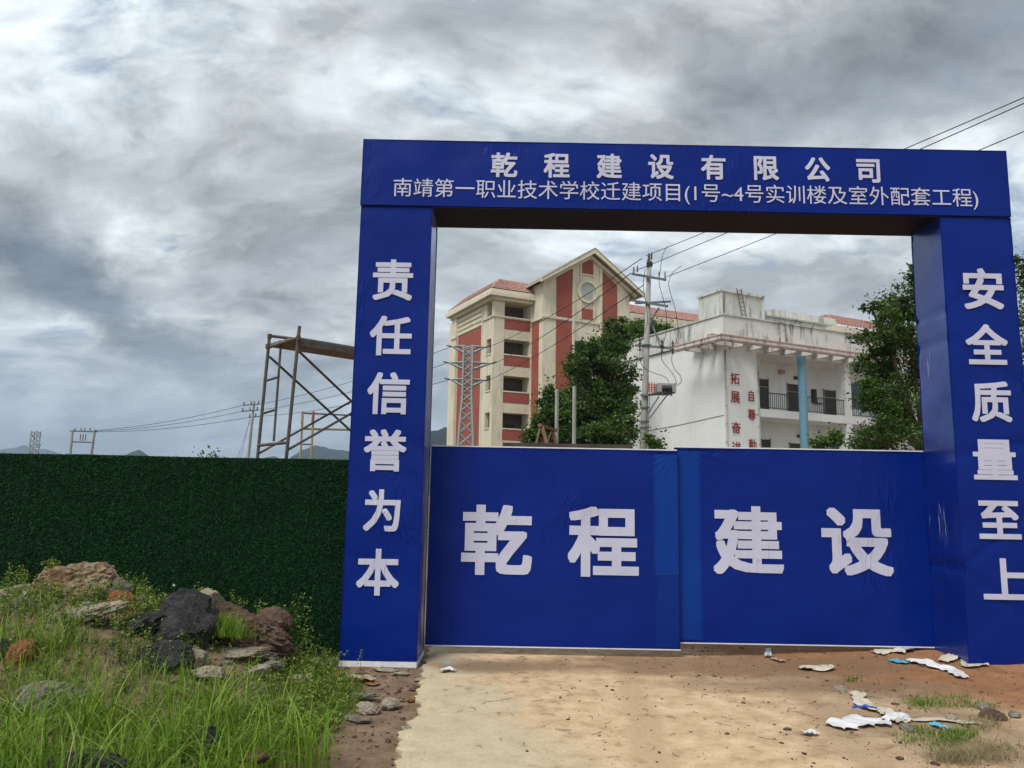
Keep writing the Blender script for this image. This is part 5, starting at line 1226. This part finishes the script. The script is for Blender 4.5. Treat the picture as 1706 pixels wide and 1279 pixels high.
# ------------------------------------------------------------------ cloth scraps
def gz(x, y): return max(.032, float(H(x, y)))
def ribbon(label, pxs, wid, mat, seed, crump=.03, name='cloth_scrap', lift=.012, group='cloth and plastic scraps on the ground'):
    c = [G(a, b, .05) for a, b in pxs]; n = 36; cs = []
    C3 = [Vector((q[0], q[1], 0)) for q in c]; C3 = [C3[0]] + C3 + [C3[-1]]; m = len(C3) - 3
    for i in range(n + 1):
        t = i / n * m; k = min(int(t), m - 1); t -= k; a, b, cc_, d = C3[k:k + 4]
        cs.append(.5 * ((2 * b) + (cc_ - a) * t + (2 * a - 5 * b + 4 * cc_ - d) * t * t + (3 * b - a - 3 * cc_ + d) * t ** 3))
    V = []; Fq = []; nw = 12
    for i, p in enumerate(cs):
        d = (cs[min(i + 1, n)] - cs[max(i - 1, 0)]).normalized(); s_ = Vector((-d.y, d.x, 0))
        wl_ = wid * (.65 + .5 * noise.noise(Vector((i * .22, seed, 0))) + .25 * math.sin(math.pi * i / n))
        for j in range(nw + 1):
            u_ = j / nw - .5; x = p.x + s_.x * u_ * wl_; y = p.y + s_.y * u_ * wl_
            nz = noise.fractal(Vector((x * 6, y * 6, seed)), .9, 2.1, 3)
            x += .05 * wid * 3 * noise.noise(Vector((x * 15, y * 15, seed + 5))); V.append((x, y, gz(x, y) + lift + max(0, crump * .32 * (.35 + nz)) + crump * .22 * math.sin(u_ * 5 + i * .25) ** 2))
    for i in range(n):
        for j in range(nw): k = i * (nw + 1) + j; Fq.append((k, k + 1, k + nw + 2, k + nw + 1))
    og = np.array([cs[0].x, cs[0].y, 0]); o = raw_mesh(name, np.array(V), Fq, mat, None, og, smooth=True); tag(o, label, 'scrap', group); return o
ribbon('curled cream strip standing up beside the grass patch', [(1432, 1158), (1430, 1166), (1448, 1180), (1470, 1184), (1492, 1200), (1505, 1208)], .13, 'cloth_cream', 1, .05)
ribbon('white crumpled sheet with blue marks beside the grass patch', [(1390, 1211), (1415, 1207), (1445, 1204), (1480, 1206)], .26, 'cloth_white', 2, .05)
ribbon('deep blue fold lying on the white crumpled sheet', [(1422, 1197), (1440, 1195), (1462, 1198)], .05, 'cloth_blue', 3, .05, lift=.075)
ribbon('white rag end twisted toward the grass', [(1478, 1204), (1495, 1196), (1512, 1203)], .12, 'cloth_white', 4, .07)
ribbon('small pale turquoise scrap on the sand left of the sheet', [(1340, 1222), (1350, 1219), (1362, 1222)], .09, 'cloth_white', 5, .05)
ribbon('long white strip on the orange earth near the right pillar', [(1512, 1112), (1535, 1112), (1560, 1120), (1585, 1125), (1604, 1134)], .16, 'cloth_white', 6, .05)
ribbon('cyan scrap at the left end of the long white strip', [(1484, 1107), (1498, 1110), (1514, 1113)], .13, 'cloth_cyan', 7, .03)
ribbon('flat white rag between the gate and the curled strip', [(1335, 1117), (1352, 1114), (1370, 1117), (1382, 1114)], .18, 'cloth_cream', 8, .06)
ribbon('cream rag near the foot of the right pillar', [(1573, 1115), (1590, 1110), (1608, 1108)], .16, 'cloth_cream', 9, .05)
ribbon('curled pale rag right of the cream rag', [(1606, 1116), (1612, 1122), (1630, 1121), (1648, 1122)], .09, 'cloth_cream', 10, .05)
ribbon('white tangled rags under the right gate leaf', [(1460, 1090), (1480, 1086), (1500, 1096), (1530, 1094)], .22, 'cloth_white', 11, .07)
ribbon('cyan plastic strip among the rags under the right leaf', [(1488, 1088), (1510, 1091), (1550, 1093)], .10, 'cloth_cyan', 12, .06, lift=.05)
ribbon('beige cloth heap before the rags under the right leaf', [(1462, 1100), (1480, 1097), (1510, 1100)], .18, 'cloth_cream', 13, .06)
ribbon('white scrap touching the inner corner of the right pillar', [(1556, 1090), (1568, 1096), (1580, 1101)], .07, 'cloth_white', 14, .04)
ribbon('little white rag standing on the dirt before the right leaf', [(1276, 1096), (1280, 1088), (1284, 1097)], .05, 'cloth_white', 15, .08)
ribbon('pinkish brown scrap beside the little white rag', [(1284, 1098), (1296, 1100), (1306, 1103)], .1, 'cardboard', 16, .03)
ribbon('blue and white crumpled wrapper on the damp patch', [(737, 1118), (745, 1114), (756, 1117)], .09, 'cloth_white', 17, .06)
ribbon('bright cyan corner of the crumpled wrapper', [(738, 1113), (744, 1110), (749, 1112)], .05, 'cloth_cyan', 18, .05, lift=.05)
ribbon('pale board strip lying through the grass patch', [(1518, 1200), (1560, 1200), (1600, 1204), (1634, 1206)], .09, 'cloth_cream', 19, .012, name='board_scrap')
ribbon('turquoise strip hanging over the pale board', [(1552, 1205), (1566, 1211), (1584, 1217)], .07, 'cloth_cyan', 20, .04)
ribbon('brown board scrap beside the left pillar foot', [(575, 1126), (600, 1127), (625, 1131)], .14, 'cardboard', 21, .03, name='board_scrap')
ribbon('white paper at the corner of the fence and the pillar', [(528, 1104), (540, 1106), (552, 1106)], .14, 'cloth_white', 22, .05)

# ------------------------------------------------------------------ haze
hb = MB(); hb.box(-7500, 7500, -250, 7000, -4, 520); hz_ = hb.build('haze', None)
m = bpy.data.materials.new('haze_air'); m.use_nodes = True; t = m.node_tree; t.nodes.remove(t.nodes['Principled BSDF'])
pv = nn(t, 'ShaderNodeVolumePrincipled'); pv.inputs['Density'].default_value = 1.7e-4; pv.inputs['Color'].default_value = (.62, .78, 1.0, 1); pv.inputs['Anisotropy'].default_value = .2
lk(t, pv.outputs[0], t.nodes['Material Output'].inputs['Volume']); hz_.data.materials.append(m); hz_['kind'] = 'stuff'
